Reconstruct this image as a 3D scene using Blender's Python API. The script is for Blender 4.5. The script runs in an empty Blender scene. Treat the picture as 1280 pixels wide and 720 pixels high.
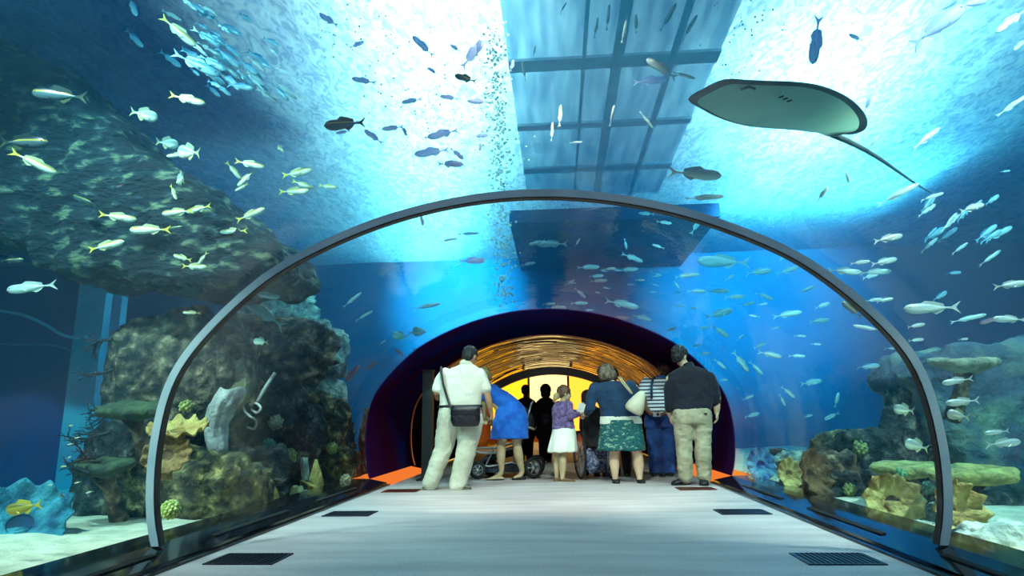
import bpy, bmesh, math, random
from mathutils import Vector, Matrix, noise
random.seed(7)
S = bpy.context.scene
COL = S.collection
PI = math.pi
# ------------------------------------------------------------------ camera
F = 800.0
CAM = Vector((0.17, 0.0, 0.80))
_p, _s, _r = math.radians(11.75), math.radians(3.93), math.radians(-0.83)
FW = Vector((-math.sin(_s)*math.cos(_p), math.cos(_s)*math.cos(_p), math.sin(_p)))
RT = Vector((math.cos(_s), math.sin(_s), 0))
UP = RT.cross(FW)
RT, UP = RT*math.cos(_r) + UP*math.sin(_r), UP*math.cos(_r) - RT*math.sin(_r)
cam = bpy.data.cameras.new('camera'); camo = bpy.data.objects.new('camera', cam); COL.objects.link(camo)
cam.sensor_width = 36; cam.lens = 36*F/1280; cam.clip_end = 200; cam.clip_start = .05
M = Matrix((RT, UP, -FW)).transposed().to_4x4(); M.translation = CAM
camo.matrix_world = M
S.camera = camo
S.view_settings.view_transform = 'Standard'; S.view_settings.look = 'None'
S.view_settings.gamma = 1; S.view_settings.use_curve_mapping = False; S.view_settings.exposure = 0
def ray(px, py): return FW*F + RT*(px-640) + UP*(360-py)
def atz(px, py, z):
    d = ray(px, py); return CAM + d*((z-CAM.z)/d.z)
def aty(px, py, Y):
    d = ray(px, py); return CAM + d*(Y/d.y)
# ------------------------------------------------------------------ materials
def srgb(r, g, b):
    f = lambda c: (c/255/12.92) if c/255 <= .04045 else ((c/255+.055)/1.055)**2.4
    return (f(r), f(g), f(b), 1)
def newmat(name):
    m = bpy.data.materials.new(name); m.use_nodes = True; nt = m.node_tree; nt.nodes.clear()
    return m, nt, nt.nodes, nt.links
def ramp(N, stops, interp='LINEAR'):
    r = N.new('ShaderNodeValToRGB'); r.color_ramp.interpolation = interp
    e = r.color_ramp.elements
    while len(e) < len(stops): e.new(.5)
    for k, (p, c) in enumerate(stops): e[k].position = p; e[k].color = c if len(c) == 4 else (*c, 1)
    return r
def mat(name, c1, c2=None, scale=8, rough=.7, bump=0, metal=0, spec=.5, detail=5, contrast=(.35, .65), stretch=None, c3=None, sheen=0, bscale=None, coat=0, subsurf=0):
    """principled, two or three colours mixed by noise in object space"""
    m, nt, N, L = newmat(name)
    o = N.new('ShaderNodeOutputMaterial'); b = N.new('ShaderNodeBsdfPrincipled')
    L.new(b.outputs[0], o.inputs[0])
    b.inputs['Roughness'].default_value = rough; b.inputs['Metallic'].default_value = metal
    b.inputs['Specular IOR Level'].default_value = spec
    b.inputs['Coat Weight'].default_value = coat; b.inputs['Sheen Weight'].default_value = sheen
    if c2 is None and not bump:
        b.inputs['Base Color'].default_value = c1; return m
    tc = N.new('ShaderNodeTexCoord'); mp = N.new('ShaderNodeMapping'); L.new(tc.outputs['Object'], mp.inputs[0])
    if stretch: mp.inputs['Scale'].default_value = stretch
    n = N.new('ShaderNodeTexNoise'); n.inputs['Scale'].default_value = scale; n.inputs['Detail'].default_value = detail
    L.new(mp.outputs[0], n.inputs[0])
    if c2 is None: b.inputs['Base Color'].default_value = c1
    else:
        st = [(contrast[0], c1), (contrast[1], c2)] if c3 is None else [(contrast[0], c1), (sum(contrast)/2, c2), (contrast[1], c3)]
        rp = ramp(N, st); L.new(n.outputs[0], rp.inputs[0]); L.new(rp.outputs[0], b.inputs['Base Color'])
    if bump:
        n2 = N.new('ShaderNodeTexNoise'); n2.inputs['Scale'].default_value = bscale or scale*2.5; n2.inputs['Detail'].default_value = 8
        L.new(mp.outputs[0], n2.inputs[0])
        bp = N.new('ShaderNodeBump'); bp.inputs['Strength'].default_value = bump; bp.inputs['Distance'].default_value = .05 if bump < .9 else .10
        L.new(n2.outputs[0], bp.inputs['Height']); L.new(bp.outputs[0], b.inputs['Normal'])
    return m
def emit(name, c, s):
    m, nt, N, L = newmat(name)
    o = N.new('ShaderNodeOutputMaterial'); b = N.new('ShaderNodeEmission'); L.new(b.outputs[0], o.inputs[0])
    b.inputs[0].default_value = c; b.inputs[1].default_value = s
    return m
# ------------------------------------------------------------------ mesh helpers
def link(name, me, m=None, parent=None, smooth=True):
    o = bpy.data.objects.new(name, me); COL.objects.link(o)
    if m is not None: me.materials.append(m)
    if smooth:
        for p in me.polygons: p.use_smooth = True
    if parent is not None: o.parent = parent
    return o
def mesh(name, V, Fc, m=None, parent=None, smooth=True):
    me = bpy.data.meshes.new(name); me.from_pydata([tuple(v) for v in V], [], Fc); me.update()
    bm = bmesh.new(); bm.from_mesh(me); bmesh.ops.recalc_face_normals(bm, faces=bm.faces); bm.to_mesh(me); bm.free()
    return link(name, me, m, parent, smooth)
def thing(name, label, cat, loc=(0, 0, 0), rotz=0, group=None):
    o = bpy.data.objects.new(name, None); COL.objects.link(o); o.location = loc; o.rotation_euler = (0, 0, rotz)
    o.empty_display_size = .1
    return tag(o, label, cat, group)
def tag(o, label=None, cat=None, group=None, kind=None):
    if label: o['label'] = label
    if cat: o['category'] = cat
    if group: o['group'] = group
    if kind: o['kind'] = kind
    return o
class MB:
    def __init__(s): s.V = []; s.F = []
    def add(s, V, Fc):
        n = len(s.V); s.V += [tuple(v) for v in V]; s.F += [tuple(i+n for i in f) for f in Fc]; return s
    def box(s, c, d, rot=None):
        c = Vector(c); V = []
        for x in (-.5, .5):
            for y in (-.5, .5):
                for z in (-.5, .5):
                    v = Vector((x*d[0], y*d[1], z*d[2]))
                    if rot is not None: v = rot @ v
                    V.append(c+v)
        return s.add(V, [(0, 1, 3, 2), (4, 6, 7, 5), (0, 4, 5, 1), (2, 3, 7, 6), (0, 2, 6, 4), (1, 5, 7, 3)])
    def tube(s, pts, rad, n=8, closed=False, cap=True):
        pts = [Vector(p) for p in pts]; k = len(pts)
        if not hasattr(rad, '__len__'): rad = [rad]*k
        V = []; Fc = []; prev = None
        for i, p in enumerate(pts):
            if closed: t = pts[(i+1) % k]-pts[i-1]
            else: t = pts[min(i+1, k-1)]-pts[max(i-1, 0)]
            if t.length < 1e-9: t = Vector((0, 0, 1))
            t.normalize()
            if prev is None:
                a = t.orthogonal().normalized()
            else:
                a = prev - t*prev.dot(t)
                a = a.normalized() if a.length > 1e-6 else t.orthogonal().normalized()
            prev = a; b = t.cross(a)
            for j in range(n):
                an = 2*PI*j/n; V.append(p + (a*math.cos(an)+b*math.sin(an))*rad[i])
        for i in range(k if closed else k-1):
            for j in range(n):
                i2 = (i+1) % k
                Fc.append((i*n+j, i*n+(j+1) % n, i2*n+(j+1) % n, i2*n+j))
        if cap and not closed:
            Fc.append(tuple(range(n-1, -1, -1))); Fc.append(tuple((k-1)*n+j for j in range(n)))
        return s.add(V, Fc)
    def loft(s, rings, cap=True):
        n = len(rings[0]); V = [v for r in rings for v in r]; Fc = []
        for i in range(len(rings)-1):
            for j in range(n): Fc.append((i*n+j, i*n+(j+1) % n, (i+1)*n+(j+1) % n, (i+1)*n+j))
        if cap: Fc.append(tuple(range(n-1, -1, -1))); Fc.append(tuple((len(rings)-1)*n+j for j in range(n)))
        return s.add(V, Fc)
    def ell(s, c, r, rot=None, nu=12, nv=8):
        c = Vector(c); V = []; Fc = []
        if not hasattr(r, '__len__'): r = (r, r, r)
        for i in range(1, nv):
            t = PI*i/nv
            for j in range(nu):
                a = 2*PI*j/nu; v = Vector((r[0]*math.sin(t)*math.cos(a), r[1]*math.sin(t)*math.sin(a), r[2]*math.cos(t)))
                if rot is not None: v = rot @ v
                V.append(c+v)
        T = Vector((0, 0, r[2])); 
        if rot is not None: T = rot @ T
        V += [c+T, c-T]; a, b = len(V)-2, len(V)-1
        for j in range(nu):
            Fc.append((a, j, (j+1) % nu)); q = (nv-2)*nu; Fc.append((b, q+(j+1) % nu, q+j))
        for i in range(nv-2):
            for j in range(nu): Fc.append((i*nu+j, (i+1)*nu+j, (i+1)*nu+(j+1) % nu, i*nu+(j+1) % nu))
        return s.add(V, Fc)
    def build(s, name, m=None, parent=None, smooth=True): return mesh(name, s.V, s.F, m, parent, smooth)
def remesh(o, vox, smooth=3, disp=None):
    md = o.modifiers.new('r', 'REMESH'); md.mode = 'VOXEL'; md.voxel_size = vox; md.use_smooth_shade = True
    if smooth:
        sm = o.modifiers.new('s', 'SMOOTH'); sm.iterations = smooth; sm.factor = .5
    return o
def bake(o):
    dg = bpy.context.evaluated_depsgraph_get(); dg.update()
    me = bpy.data.meshes.new_from_object(o.evaluated_get(dg)); o.modifiers.clear()
    old = o.data; o.data = me; bpy.data.meshes.remove(old)
    return o
# ------------------------------------------------------------------ setting: tunnel profile
PROF = [(2.33, .085), (2.37, .19), (2.40, .38), (2.41, .62), (2.39, .85), (2.35, 1.07), (2.255, 1.25), (2.13, 1.41), (1.95, 1.60), (1.74, 1.78),
        (1.56, 1.885), (1.37, 1.98), (1.16, 2.07), (.96, 2.14), (.74, 2.20), (.52, 2.245), (.26, 2.28), (0, 2.29)]
def profile(off=0.0, base=.085):
    """the tunnel section from left foot over the crown to right foot, pushed outward by off"""
    P0 = [Vector((-x, z)) for x, z in PROF] + [Vector((x, z)) for x, z in reversed(PROF[:-1])]
    P = []
    for i in range(len(P0)-1):
        a, b, c, d = P0[max(i-1, 0)], P0[i], P0[i+1], P0[min(i+2, len(P0)-1)]
        for k in range(3):
            t = k/3; P.append(.5*((2*b)+(c-a)*t+(2*a-5*b+4*c-d)*t*t+(3*b-a-3*c+d)*t**3))
    P.append(P0[-1])
    for it in range(6):
        P = [P[0]]+[P[i]*.5+(P[i-1]+P[i+1])*.25 for i in range(1, len(P)-1)]+[P[-1]]
    Q = []
    for i, p in enumerate(P):
        t = P[min(i+1, len(P)-1)] - P[max(i-1, 0)]; t.normalize(); n = Vector((-t.y, t.x))
        q = p + n*off
        if i == 0 or i == len(P)-1: q.y = base
        Q.append(q)
    return Q
def extrude_profile(Q, y0, y1, ny=1):
    V = []; Fc = []; n = len(Q)
    for k in range(ny+1):
        y = y0+(y1-y0)*k/ny; V += [(q.x, y, q.y) for q in Q]
    for k in range(ny):
        for i in range(n-1): Fc.append((k*n+i, k*n+i+1, (k+1)*n+i+1, (k+1)*n+i))
    return V, Fc
def shell(name, o0, o1, y0, y1, m, ny=1, base=.085):
    A = profile(o0, base); B = profile(o1, base); n = len(A)
    V = []; Fc = []
    for Q in (A, B):
        o_ = len(V)
        for j in range(ny+1):
            y = y0+(y1-y0)*j/ny; V += [(q.x, y, q.y) for q in Q]
        for j in range(ny):
            for i in range(n-1): Fc.append((o_+j*n+i, o_+j*n+i+1, o_+(j+1)*n+i+1, o_+(j+1)*n+i))
    for y in (y0, y1):
        o_ = len(V); V += [(q.x, y, q.y) for q in A]+[(q.x, y, q.y) for q in B]
        for i in range(n-1): Fc.append((o_+i, o_+i+1, o_+n+i+1, o_+n+i))
    for e in (0, n-1):
        o_ = len(V); V += [(q.x, y, q.y) for y in (y0, y1) for q in (A[e], B[e])]; Fc.append((o_, o_+1, o_+3, o_+2))
    me = bpy.data.meshes.new(name); me.from_pydata([tuple(v) for v in V], [], Fc); me.update()
    # face normals out of the wall thickness
    c = Vector((0, 0, .6))
    for p in me.polygons:
        if p.index < 2*ny*(n-1):
            out = (Vector((p.center.x, 0, p.center.z))-c).dot(p.normal) > 0
            want = p.index >= ny*(n-1)
            if (out != want) ^ (o1 < o0): p.flip()
    return link(name, me, m)
YD = 8.6      # the clear tunnel ends here and the dark lined tunnel begins
YP = 18.0     # portal into the lit room
WATER_Z = 5.5
# floor
def m_floor():
    m, nt, N, L = newmat('brushed grey floor')
    o = N.new('ShaderNodeOutputMaterial'); b = N.new('ShaderNodeBsdfPrincipled'); L.new(b.outputs[0], o.inputs[0])
    tc = N.new('ShaderNodeTexCoord'); mp = N.new('ShaderNodeMapping'); mp.inputs['Scale'].default_value = (.6, 3.2, 1)
    L.new(tc.outputs['Object'], mp.inputs[0])
    n = N.new('ShaderNodeTexNoise'); n.inputs['Scale'].default_value = 1.6; n.inputs['Detail'].default_value = 4; L.new(mp.outputs[0], n.inputs[0])
    n2 = N.new('ShaderNodeTexNoise'); n2.inputs['Scale'].default_value = 90; n2.inputs['Detail'].default_value = 3; L.new(tc.outputs['Object'], n2.inputs[0])
    r = ramp(N, [(.3, srgb(182, 168, 168)), (.7, srgb(214, 202, 200))]); L.new(n.outputs[0], r.inputs[0])
    r2 = ramp(N, [(.35, (.72, .72, .74)), (.65, (1, 1, 1))]); L.new(n2.outputs[0], r2.inputs[0])
    mx = N.new('ShaderNodeMix'); mx.data_type = 'RGBA'; mx.blend_type = 'MULTIPLY'; mx.inputs[0].default_value = 1
    L.new(r.outputs[0], mx.inputs[6]); L.new(r2.outputs[0], mx.inputs[7]); L.new(mx.outputs[2], b.inputs['Base Color'])
    b.inputs['Roughness'].default_value = .55
    bp = N.new('ShaderNodeBump'); bp.inputs['Strength'].default_value = .15; bp.inputs['Distance'].default_value = .01
    L.new(n2.outputs[0], bp.inputs['Height']); L.new(bp.outputs[0], b.inputs['Normal'])
    return m
tag(MB().box((0, 11, -.05), (4.12, 30, .1)).build('floor', m_floor(), smooth=False), 'grey walkway floor of the tunnel', kind='structure')
# kerbs: polished black ledge with a recessed slot, both sides
gran = mat('polished black granite', srgb(14, 14, 18), srgb(30, 32, 38), 60, .08, spec=.35)
slotm = mat('black rubber slot', srgb(3, 3, 4), rough=.9)
brass = mat('dark steel edge strip', srgb(60, 62, 66), rough=.3, metal=.8)
amber = emit('painted amber kerb glow', srgb(255, 130, 52), .9)  # orange light reflected by the kerb, put in as emission
def kerb(sx, y0, y1, m, name):
    pr = [(2.06, -.02), (2.06, .016), (2.10, .020), (2.105, .036), (2.34, .085), (2.62, .085), (2.62, -.05)]
    V = [(sx*x, y, z) for y in (y0, y1) for x, z in pr]; n = len(pr)
    Fc = [(i, (i+1) % n, n+(i+1) % n, n+i) for i in range(n)] + [tuple(range(n)), tuple(range(2*n-1, n-1, -1))]
    o = mesh(name, V, Fc, m, smooth=False); tag(o, kind='structure'); return o
for sx, sd in ((-1, 'left'), (1, 'right')):
    kerb(sx, -4, YD, gran, 'baseboard_'+sd)
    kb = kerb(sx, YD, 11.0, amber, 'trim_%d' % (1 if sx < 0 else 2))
    kerb(sx, 11.0, 26, gran, 'trim_%d' % (3 if sx < 0 else 4))
    # slots let into the ledge
    for k, yy in enumerate((3.2, 5.1, 7.0)):
        c = Vector((sx*2.215, yy, .0615))
        rot = Matrix.Rotation(-sx*math.atan2(.049, .235), 3, 'Y')
        o = MB().box(c, (.035, 1.25, .012), rot).build('drain_slot', slotm, smooth=False)
        tag(o, 'long black recessed slot in the %s kerb, %s' % (sd, ('nearest the camera', 'middle of its three', 'farthest of its three')[k]), 'slot', 'kerb slots')
# floor grates
grm = mat('dark grate metal', srgb(22, 26, 48), rough=.35, metal=.5)
grp = mat('grate pit', srgb(4, 5, 9), rough=.9)
names = {(-1, 0): 'black floor grate at lower left of the walkway', (1, 0): 'black floor grate at lower right of the walkway',
         (-1, 1): 'black floor grate beside left kerb, before the man with shoulder bag', (1, 1): 'black floor grate beside right kerb, before the navy shirted man',
         (-1, 2): 'reddish floor grate at the foot of man in white polo', (1, 2): 'reddish floor grate at the feet of the navy shirted man',
         }
rg = mat('grate with painted red glow', srgb(120, 38, 24), rough=.3, metal=.4)  # orange reflection on the far grates painted into their colour
for (sx, k), lb in names.items():
    gx, gy = sx*1.73, 4.02+k*1.93
    t = thing('floor_grate', lb, 'grate', (gx, gy, 0), 0, 'floor grates along the walkway')
    MB().box((0, 0, .001), (.42, .31, .002)).build('pit', grp, t, False)
    g = MB()
    for s_ in (-1, 1): g.box((s_*.205, 0, .004), (.012, .31, .006)); g.box((0, s_*.15, .004), (.42, .012, .006))
    for j in range(14): g.box((-.19+j*.0292, 0, .004), (.012, .3, .005))
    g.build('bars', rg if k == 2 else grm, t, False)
# acrylic tunnel
def m_acrylic(name, ior, rough, bump, tint):
    m, nt, N, L = newmat(name)
    o = N.new('ShaderNodeOutputMaterial'); mx = N.new('ShaderNodeMixShader'); tr = N.new('ShaderNodeBsdfTransparent'); gl = N.new('ShaderNodeBsdfGlossy')
    tr.inputs[0].default_value = tint; gl.inputs['Roughness'].default_value = rough
    tc = N.new('ShaderNodeTexCoord'); mp = N.new('ShaderNodeMapping'); mp.inputs['Scale'].default_value = (1.2, .9, 1.2); L.new(tc.outputs['Object'], mp.inputs[0])
    n = N.new('ShaderNodeTexNoise'); n.inputs['Scale'].default_value = 1.3; n.inputs['Detail'].default_value = 5; n.inputs['Roughness'].default_value = .6
    L.new(mp.outputs[0], n.inputs[0])
    bp = N.new('ShaderNodeBump'); bp.inputs['Strength'].default_value = bump; bp.inputs['Distance'].default_value = .05; L.new(n.outputs[0], bp.inputs['Height'])
    L.new(bp.outputs[0], gl.inputs['Normal'])
    ge = N.new('ShaderNodeNewGeometry'); dt = N.new('ShaderNodeVectorMath'); dt.operation = 'DOT_PRODUCT'
    L.new(bp.outputs[0], dt.inputs[0]); L.new(ge.outputs['Incoming'], dt.inputs[1])
    def mth(op, a_, b_=None):
        q = N.new('ShaderNodeMath'); q.operation = op
        for i_, v_ in enumerate((a_, b_)):
            if v_ is None: continue
            if isinstance(v_, (int, float)): q.inputs[i_].default_value = v_
            else: L.new(v_, q.inputs[i_])
        return q.outputs[0]
    c_ = mth('ABSOLUTE', dt.outputs['Value']); f_ = mth('POWER', mth('SUBTRACT', 1.0, c_), 5.0)
    f_ = mth('ADD', mth('MULTIPLY', f_, ior), .012)
    L.new(f_, mx.inputs[0]); L.new(tr.outputs[0], mx.inputs[1]); L.new(gl.outputs[0], mx.inputs[2]); L.new(mx.outputs[0], o.inputs[0])
    return m
V, Fc = extrude_profile(profile(0), -4, YD, 1)
acr = shell('wall_tunnel', 0, .12, -4, YD, m_acrylic('clear acrylic', .5, .02, .18, (.97, .99, 1, 1)))
tag(acr, 'curved clear acrylic tunnel wall', kind='structure')
# dark lined tunnel
def m_dark():
    m, nt, N, L = newmat('dark gloss crown')
    o = N.new('ShaderNodeOutputMaterial'); b = N.new('ShaderNodeBsdfPrincipled'); L.new(b.outputs[0], o.inputs[0])
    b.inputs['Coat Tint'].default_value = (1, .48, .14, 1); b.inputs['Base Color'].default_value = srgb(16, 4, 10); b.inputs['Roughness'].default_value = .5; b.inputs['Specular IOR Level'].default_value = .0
    b.inputs['Coat Weight'].default_value = 1; b.inputs['Coat Roughness'].default_value = .04; b.inputs['Coat IOR'].default_value = 1.9
    tc = N.new('ShaderNodeTexCoord'); mp = N.new('ShaderNodeMapping'); mp.inputs['Scale'].default_value = (.3, 1.5, .3); L.new(tc.outputs['Object'], mp.inputs[0])
    n = N.new('ShaderNodeTexNoise'); n.inputs['Scale'].default_value = 1.3; n.inputs['Detail'].default_value = 2; L.new(mp.outputs[0], n.inputs[0])
    bp = N.new('ShaderNodeBump'); bp.inputs['Strength'].default_value = 1; bp.inputs['Distance'].default_value = .14; L.new(n.outputs[0], bp.inputs['Height'])
    L.new(bp.outputs[0], b.inputs['Normal']); L.new(bp.outputs[0], b.inputs['Coat Normal'])
    return m
matte = mat('matte maroon lining', srgb(30, 7, 24), srgb(44, 12, 30), 1.1, 1, spec=0, bump=.15, bscale=3)
navyl = mat('maroon lining with painted blue reflection', srgb(20, 40, 110), srgb(60, 16, 60), .7, 1, spec=0, bump=.2, bscale=3, stretch=(1, 2, 1))  # navy paints the water's blue reflection over the maroon
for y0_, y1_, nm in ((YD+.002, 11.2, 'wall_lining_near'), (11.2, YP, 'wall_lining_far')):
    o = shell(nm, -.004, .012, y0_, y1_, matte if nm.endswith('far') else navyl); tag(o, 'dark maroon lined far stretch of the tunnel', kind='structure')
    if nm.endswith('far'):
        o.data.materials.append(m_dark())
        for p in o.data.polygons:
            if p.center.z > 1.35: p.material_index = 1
# steel ring at the joint
steel = mat('blue grey ring steel', srgb(165, 200, 215), srgb(195, 220, 230), 3, .35, metal=.0, spec=.8)
rubber = mat('black gasket', srgb(8, 10, 14), rough=.5)
def ring(name, lb, y, w, t, m, gask=True, ot=.0):
    th = thing(name, lb, 'tunnel ring', (0, y, 0))
    def band(o0, o1, a, b, nm, mm):
        o = shell(nm, o0, o1, a, b, mm, base=.085); o.parent = th; return o
    band(-t-.006, -.006, -w, w, 'band', m)
    if gask: band(-t-.014, -t-.0065, -w*.9, w*.9, 'gasket', rubber)
    return th
ring('joint_ring', 'curved blue grey steel ring arching over the walkway before the people', 3.99, .03, .05, steel)
ring('joint_ring', 'thin copper lit ring over the dark tunnel behind the visitors', 11.2, .02, .02, mat('copper ring', srgb(190, 120, 100), rough=.3, metal=.6), False)
# portal
blk = mat('portal black', srgb(14, 10, 16), rough=.35)
PQ = profile(-.02); PI_ = profile(-.24)
th = thing('portal_arch', 'thick black arch framing the yellow lit room at tunnel end', 'arch', (0, YP, 0))
o = shell('arch_frame', -.24, -.02, -.15, .0, blk); o.parent = th
mesh('threshold', *(lambda m: (m.V, m.F))(MB().box((0, -.07, .002), (4.1, .14, .004))), blk, th, False)
# lit room
tag(MB().box((0, 23.7, 3.3), (8, 10, .1)).build('ceiling', mat('room ceiling', srgb(40, 16, 12), rough=.9), smooth=False), kind='structure')
ro = mat('room amber wall', srgb(250, 150, 40), srgb(240, 120, 30), 1, .6)
tag(MB().box((0, 25.6, 1.6), (8, .1, 3.4)).build('wall_back', ro, smooth=False), kind='structure')
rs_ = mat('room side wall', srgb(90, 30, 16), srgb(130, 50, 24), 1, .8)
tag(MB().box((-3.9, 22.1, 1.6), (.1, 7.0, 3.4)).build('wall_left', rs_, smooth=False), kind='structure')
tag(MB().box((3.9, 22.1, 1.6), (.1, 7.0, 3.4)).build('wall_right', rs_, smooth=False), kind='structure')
pan = [(-1.75, 1.5, 2.6, srgb(255, 178, 30), 2.2), (-.2, 1.5, 2.6, srgb(255, 220, 140), 2.0), (1.45, 1.7, 2.6, srgb(255, 170, 50), 2.2)]
for (x, w, h, c, s), lb in zip(pan, ('glowing yellow wall panel at the left in the lit end room', 'glowing cream wall panel in the middle of the lit end room', 'glowing warm yellow wall panel at the right in the lit end room')):
    t = thing('light_panel', lb, 'light panel', (x, 25.4, 0), 0, 'glowing panels of the end room')
    MB().box((0, 0, h/2+.4), (w-.04, .05, h)).build('diffuser', emit('panel glow', c, s), t, False)
    MB().box((0, .04, h/2+.4), (w, .05, h+.06)).build('frame', blk, t, False)
# lamp of the end room; the amber tunnel lamp is never linked
lm = bpy.data.lights.new('room lamp', 'AREA'); lm.energy = 60; lm.size = 3; lm.color = (1, .55, .2)
lo = bpy.data.objects.new('room_lamp', lm); COL.objects.link(lo); lo.location = (0, 21.5, 3.2)
lm = bpy.data.lights.new('amber tunnel lamp', 'AREA'); lm.energy = 60; lm.shape = 'RECTANGLE'; lm.size = 1.0; lm.size_y = 5; lm.color = (1, .42, .12)
# ------------------------------------------------------------------ tank: walls, bed, water, surface
X0, X1, Y0, Y1, ZB = -15, 15, -4, 18.3, -.12
tankm = mat('blue painted tank wall', srgb(4, 100, 140), srgb(8, 124, 160), .3, .8)
sand = mat('pale coral sand', srgb(250, 222, 196), srgb(214, 190, 164), 6, .9, bump=.5, bscale=30)
for nm, c, d in (('wall_west', (X0-.1, 13, 3.5), (.2, 34.4, 8)), ('wall_east', (X1+.1, 13, 3.5), (.2, 34.4, 8)),  ):
    tag(MB().box(c, d).build(nm, tankm, smooth=False), kind='structure')
for sx, nm in ((-1, 'floor_left'), (1, 'floor_right')):
    V = []; Fc = []; nx, ny = 60, 80
    for j in range(ny+1):
        for i in range(nx+1):
            x = 2.5+(15-2.5)*(i/nx)**1.3; y = Y0+(Y1-Y0)*j/ny
            z = -.02+.10*noise.noise(Vector((x*.8*sx, y*.8, 0)))+.03*noise.noise(Vector((x*4*sx, y*4, 3)))
            if x < 2.75: z = min(z, .03)
            V.append((sx*x, y, z))
    for j in range(ny):
        for i in range(nx): a = j*(nx+1)+i; Fc.append((a, a+1, a+nx+2, a+nx+1))
    tag(mesh(nm, V, Fc, sand), 'pale sand bed of the tank', kind='structure')
# the water body: a box with the tunnel cut out of it
P = [Vector((-2.7, .0))] + profile(.13, .0) + [Vector((2.7, .0))]
P = profile(.13, ZB)
out = [Vector((X1, ZB)), Vector((X1, WATER_Z-.03)), Vector((X0, WATER_Z-.03)), Vector((X0, ZB))]
poly = P + out
n = len(poly)
PW = profile(.14, ZB)+[Vector((X1, ZB)), Vector((X1, 7.4)), Vector((X0, 7.4)), Vector((X0, ZB))]
k_ = len(PW)
tag(mesh('wall_back', [(q.x, Y1+.01, q.y) for q in PW]+[(q.x, Y1+.2, q.y) for q in PW], [(i, (i+1) % k_, k_+(i+1) % k_, k_+i) for i in range(k_)]+[tuple(range(k_)), tuple(range(2*k_-1, k_-1, -1))], tankm, smooth=False), 'blue painted end wall of the tank', kind='structure')
V = [(q.x, Y0, q.y) for q in poly] + [(q.x, Y1, q.y) for q in poly]
Fc = [(i, (i+1) % n, n+(i+1) % n, n+i) for i in range(n)] + [tuple(range(n)), tuple(range(2*n-1, n-1, -1))]
def m_water():
    m, nt, N, L = newmat('sea water')
    o = N.new('ShaderNodeOutputMaterial'); a = N.new('ShaderNodeVolumeAbsorption'); s = N.new('ShaderNodeVolumeScatter'); ad = N.new('ShaderNodeAddShader')
    a.inputs[0].default_value = (.04, .76, .90, 1); a.inputs[1].default_value = .25
    s.inputs[0].default_value = (.15, .62, 1, 1); s.inputs[1].default_value = .021; s.inputs['Anisotropy'].default_value = .5
    L.new(a.outputs[0], ad.inputs[0]); L.new(s.outputs[0], ad.inputs[1]); L.new(ad.outputs[0], o.inputs['Volume'])
    return m
w = mesh('water', V, Fc, m_water(), smooth=False); tag(w, 'clear blue tank water', kind='structure')
def m_surface():
    m, nt, N, L = newmat('rippled water surface')
    o = N.new('ShaderNodeOutputMaterial'); mx = N.new('ShaderNodeMixShader'); tr = N.new('ShaderNodeBsdfTransparent'); tl = N.new('ShaderNodeBsdfTranslucent')
    tl.inputs[0].default_value = (.92, .96, 1, 1)
    tc = N.new('ShaderNodeTexCoord'); mp = N.new('ShaderNodeMapping'); mp.inputs['Scale'].default_value = (1.6, .7, 1); L.new(tc.outputs['Object'], mp.inputs[0])
    n = N.new('ShaderNodeTexNoise'); n.inputs['Scale'].default_value = 2.2; n.inputs['Detail'].default_value = 6; n.inputs['Distortion'].default_value = 1.2; L.new(mp.outputs[0], n.inputs[0])
    n3 = N.new('ShaderNodeTexNoise'); n3.inputs['Scale'].default_value = 5; n3.inputs['Detail'].default_value = 4; n3.inputs['Distortion'].default_value = 2; L.new(mp.outputs[0], n3.inputs[0])
    r3 = ramp(N, [(.38, (.50, .55, .66)), (.50, (.80, .84, .88)), (.60, (1, 1, .94))]); L.new(n3.outputs[0], r3.inputs[0]); L.new(r3.outputs[0], tl.inputs[0])  # ripple focusing of light painted into the transmitted colour
    df = N.new('ShaderNodeBsdfDiffuse'); df.inputs[0].default_value = (.4, .72, 1, 1); m2 = N.new('ShaderNodeMixShader'); m2.inputs[0].default_value = .3
    L.new(tl.outputs[0], m2.inputs[1]); L.new(df.outputs[0], m2.inputs[2])
    r = ramp(N, [(.40, (1, 1, 1)), (.62, (.82, .82, .82))]); L.new(n.outputs[0], r.inputs[0])
    L.new(r.outputs[0], mx.inputs[0]); L.new(tr.outputs[0], mx.inputs[1]); L.new(m2.outputs[0], mx.inputs[2]); L.new(mx.outputs[0], o.inputs[0])
    return m
V = []; Fc = []; nx, ny = 90, 100
for j in range(ny+1):
    for i in range(nx+1):
        x = X0+(X1-X0)*i/nx; y = Y0+(Y1-Y0)*j/ny
        V.append((x, y, WATER_Z+.03*noise.noise(Vector((x*1.3, y*.9, 0)))))
for j in range(ny):
    for i in range(nx): a = j*(nx+1)+i; Fc.append((a, a+1, a+nx+2, a+nx+1))
tag(mesh('water_surface', V, Fc, m_surface()), 'rippled bright surface of the water overhead', kind='structure')
tag(MB().box((0, 13, 9.1), (31, 35, .2)).build('ceiling_hall', mat('hall ceiling', srgb(24, 90, 180), rough=.9), smooth=False), kind='structure')
slabm = mat('added blue shade slab', srgb(14, 84, 190), rough=.9)  # blue chosen to tint the light bounced onto the surface
tag(MB().box((-8.8, 3.0, 5.95), (10.8, 14, .2)).build('shade_slab_left', slabm, smooth=False), 'added slab shading the left water', kind='structure')  # added to block lamp light and darken the surface at left
tag(MB().box((11.4, 7.0, 5.95), (7.2, 22, .2)).build('shade_slab_right', slabm, smooth=False), 'added slab shading the right water', kind='structure')  # added likewise to darken the surface at right
def area(name, loc, sx, sy, e, c, rot=(0, 0, 0)):
    l = bpy.data.lights.new(name, 'AREA'); l.shape = 'RECTANGLE'; l.size = sx; l.size_y = sy; l.energy = e; l.color = c
    o = bpy.data.objects.new(name, l); COL.objects.link(o); o.location = loc; o.rotation_euler = rot
    return o
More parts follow.
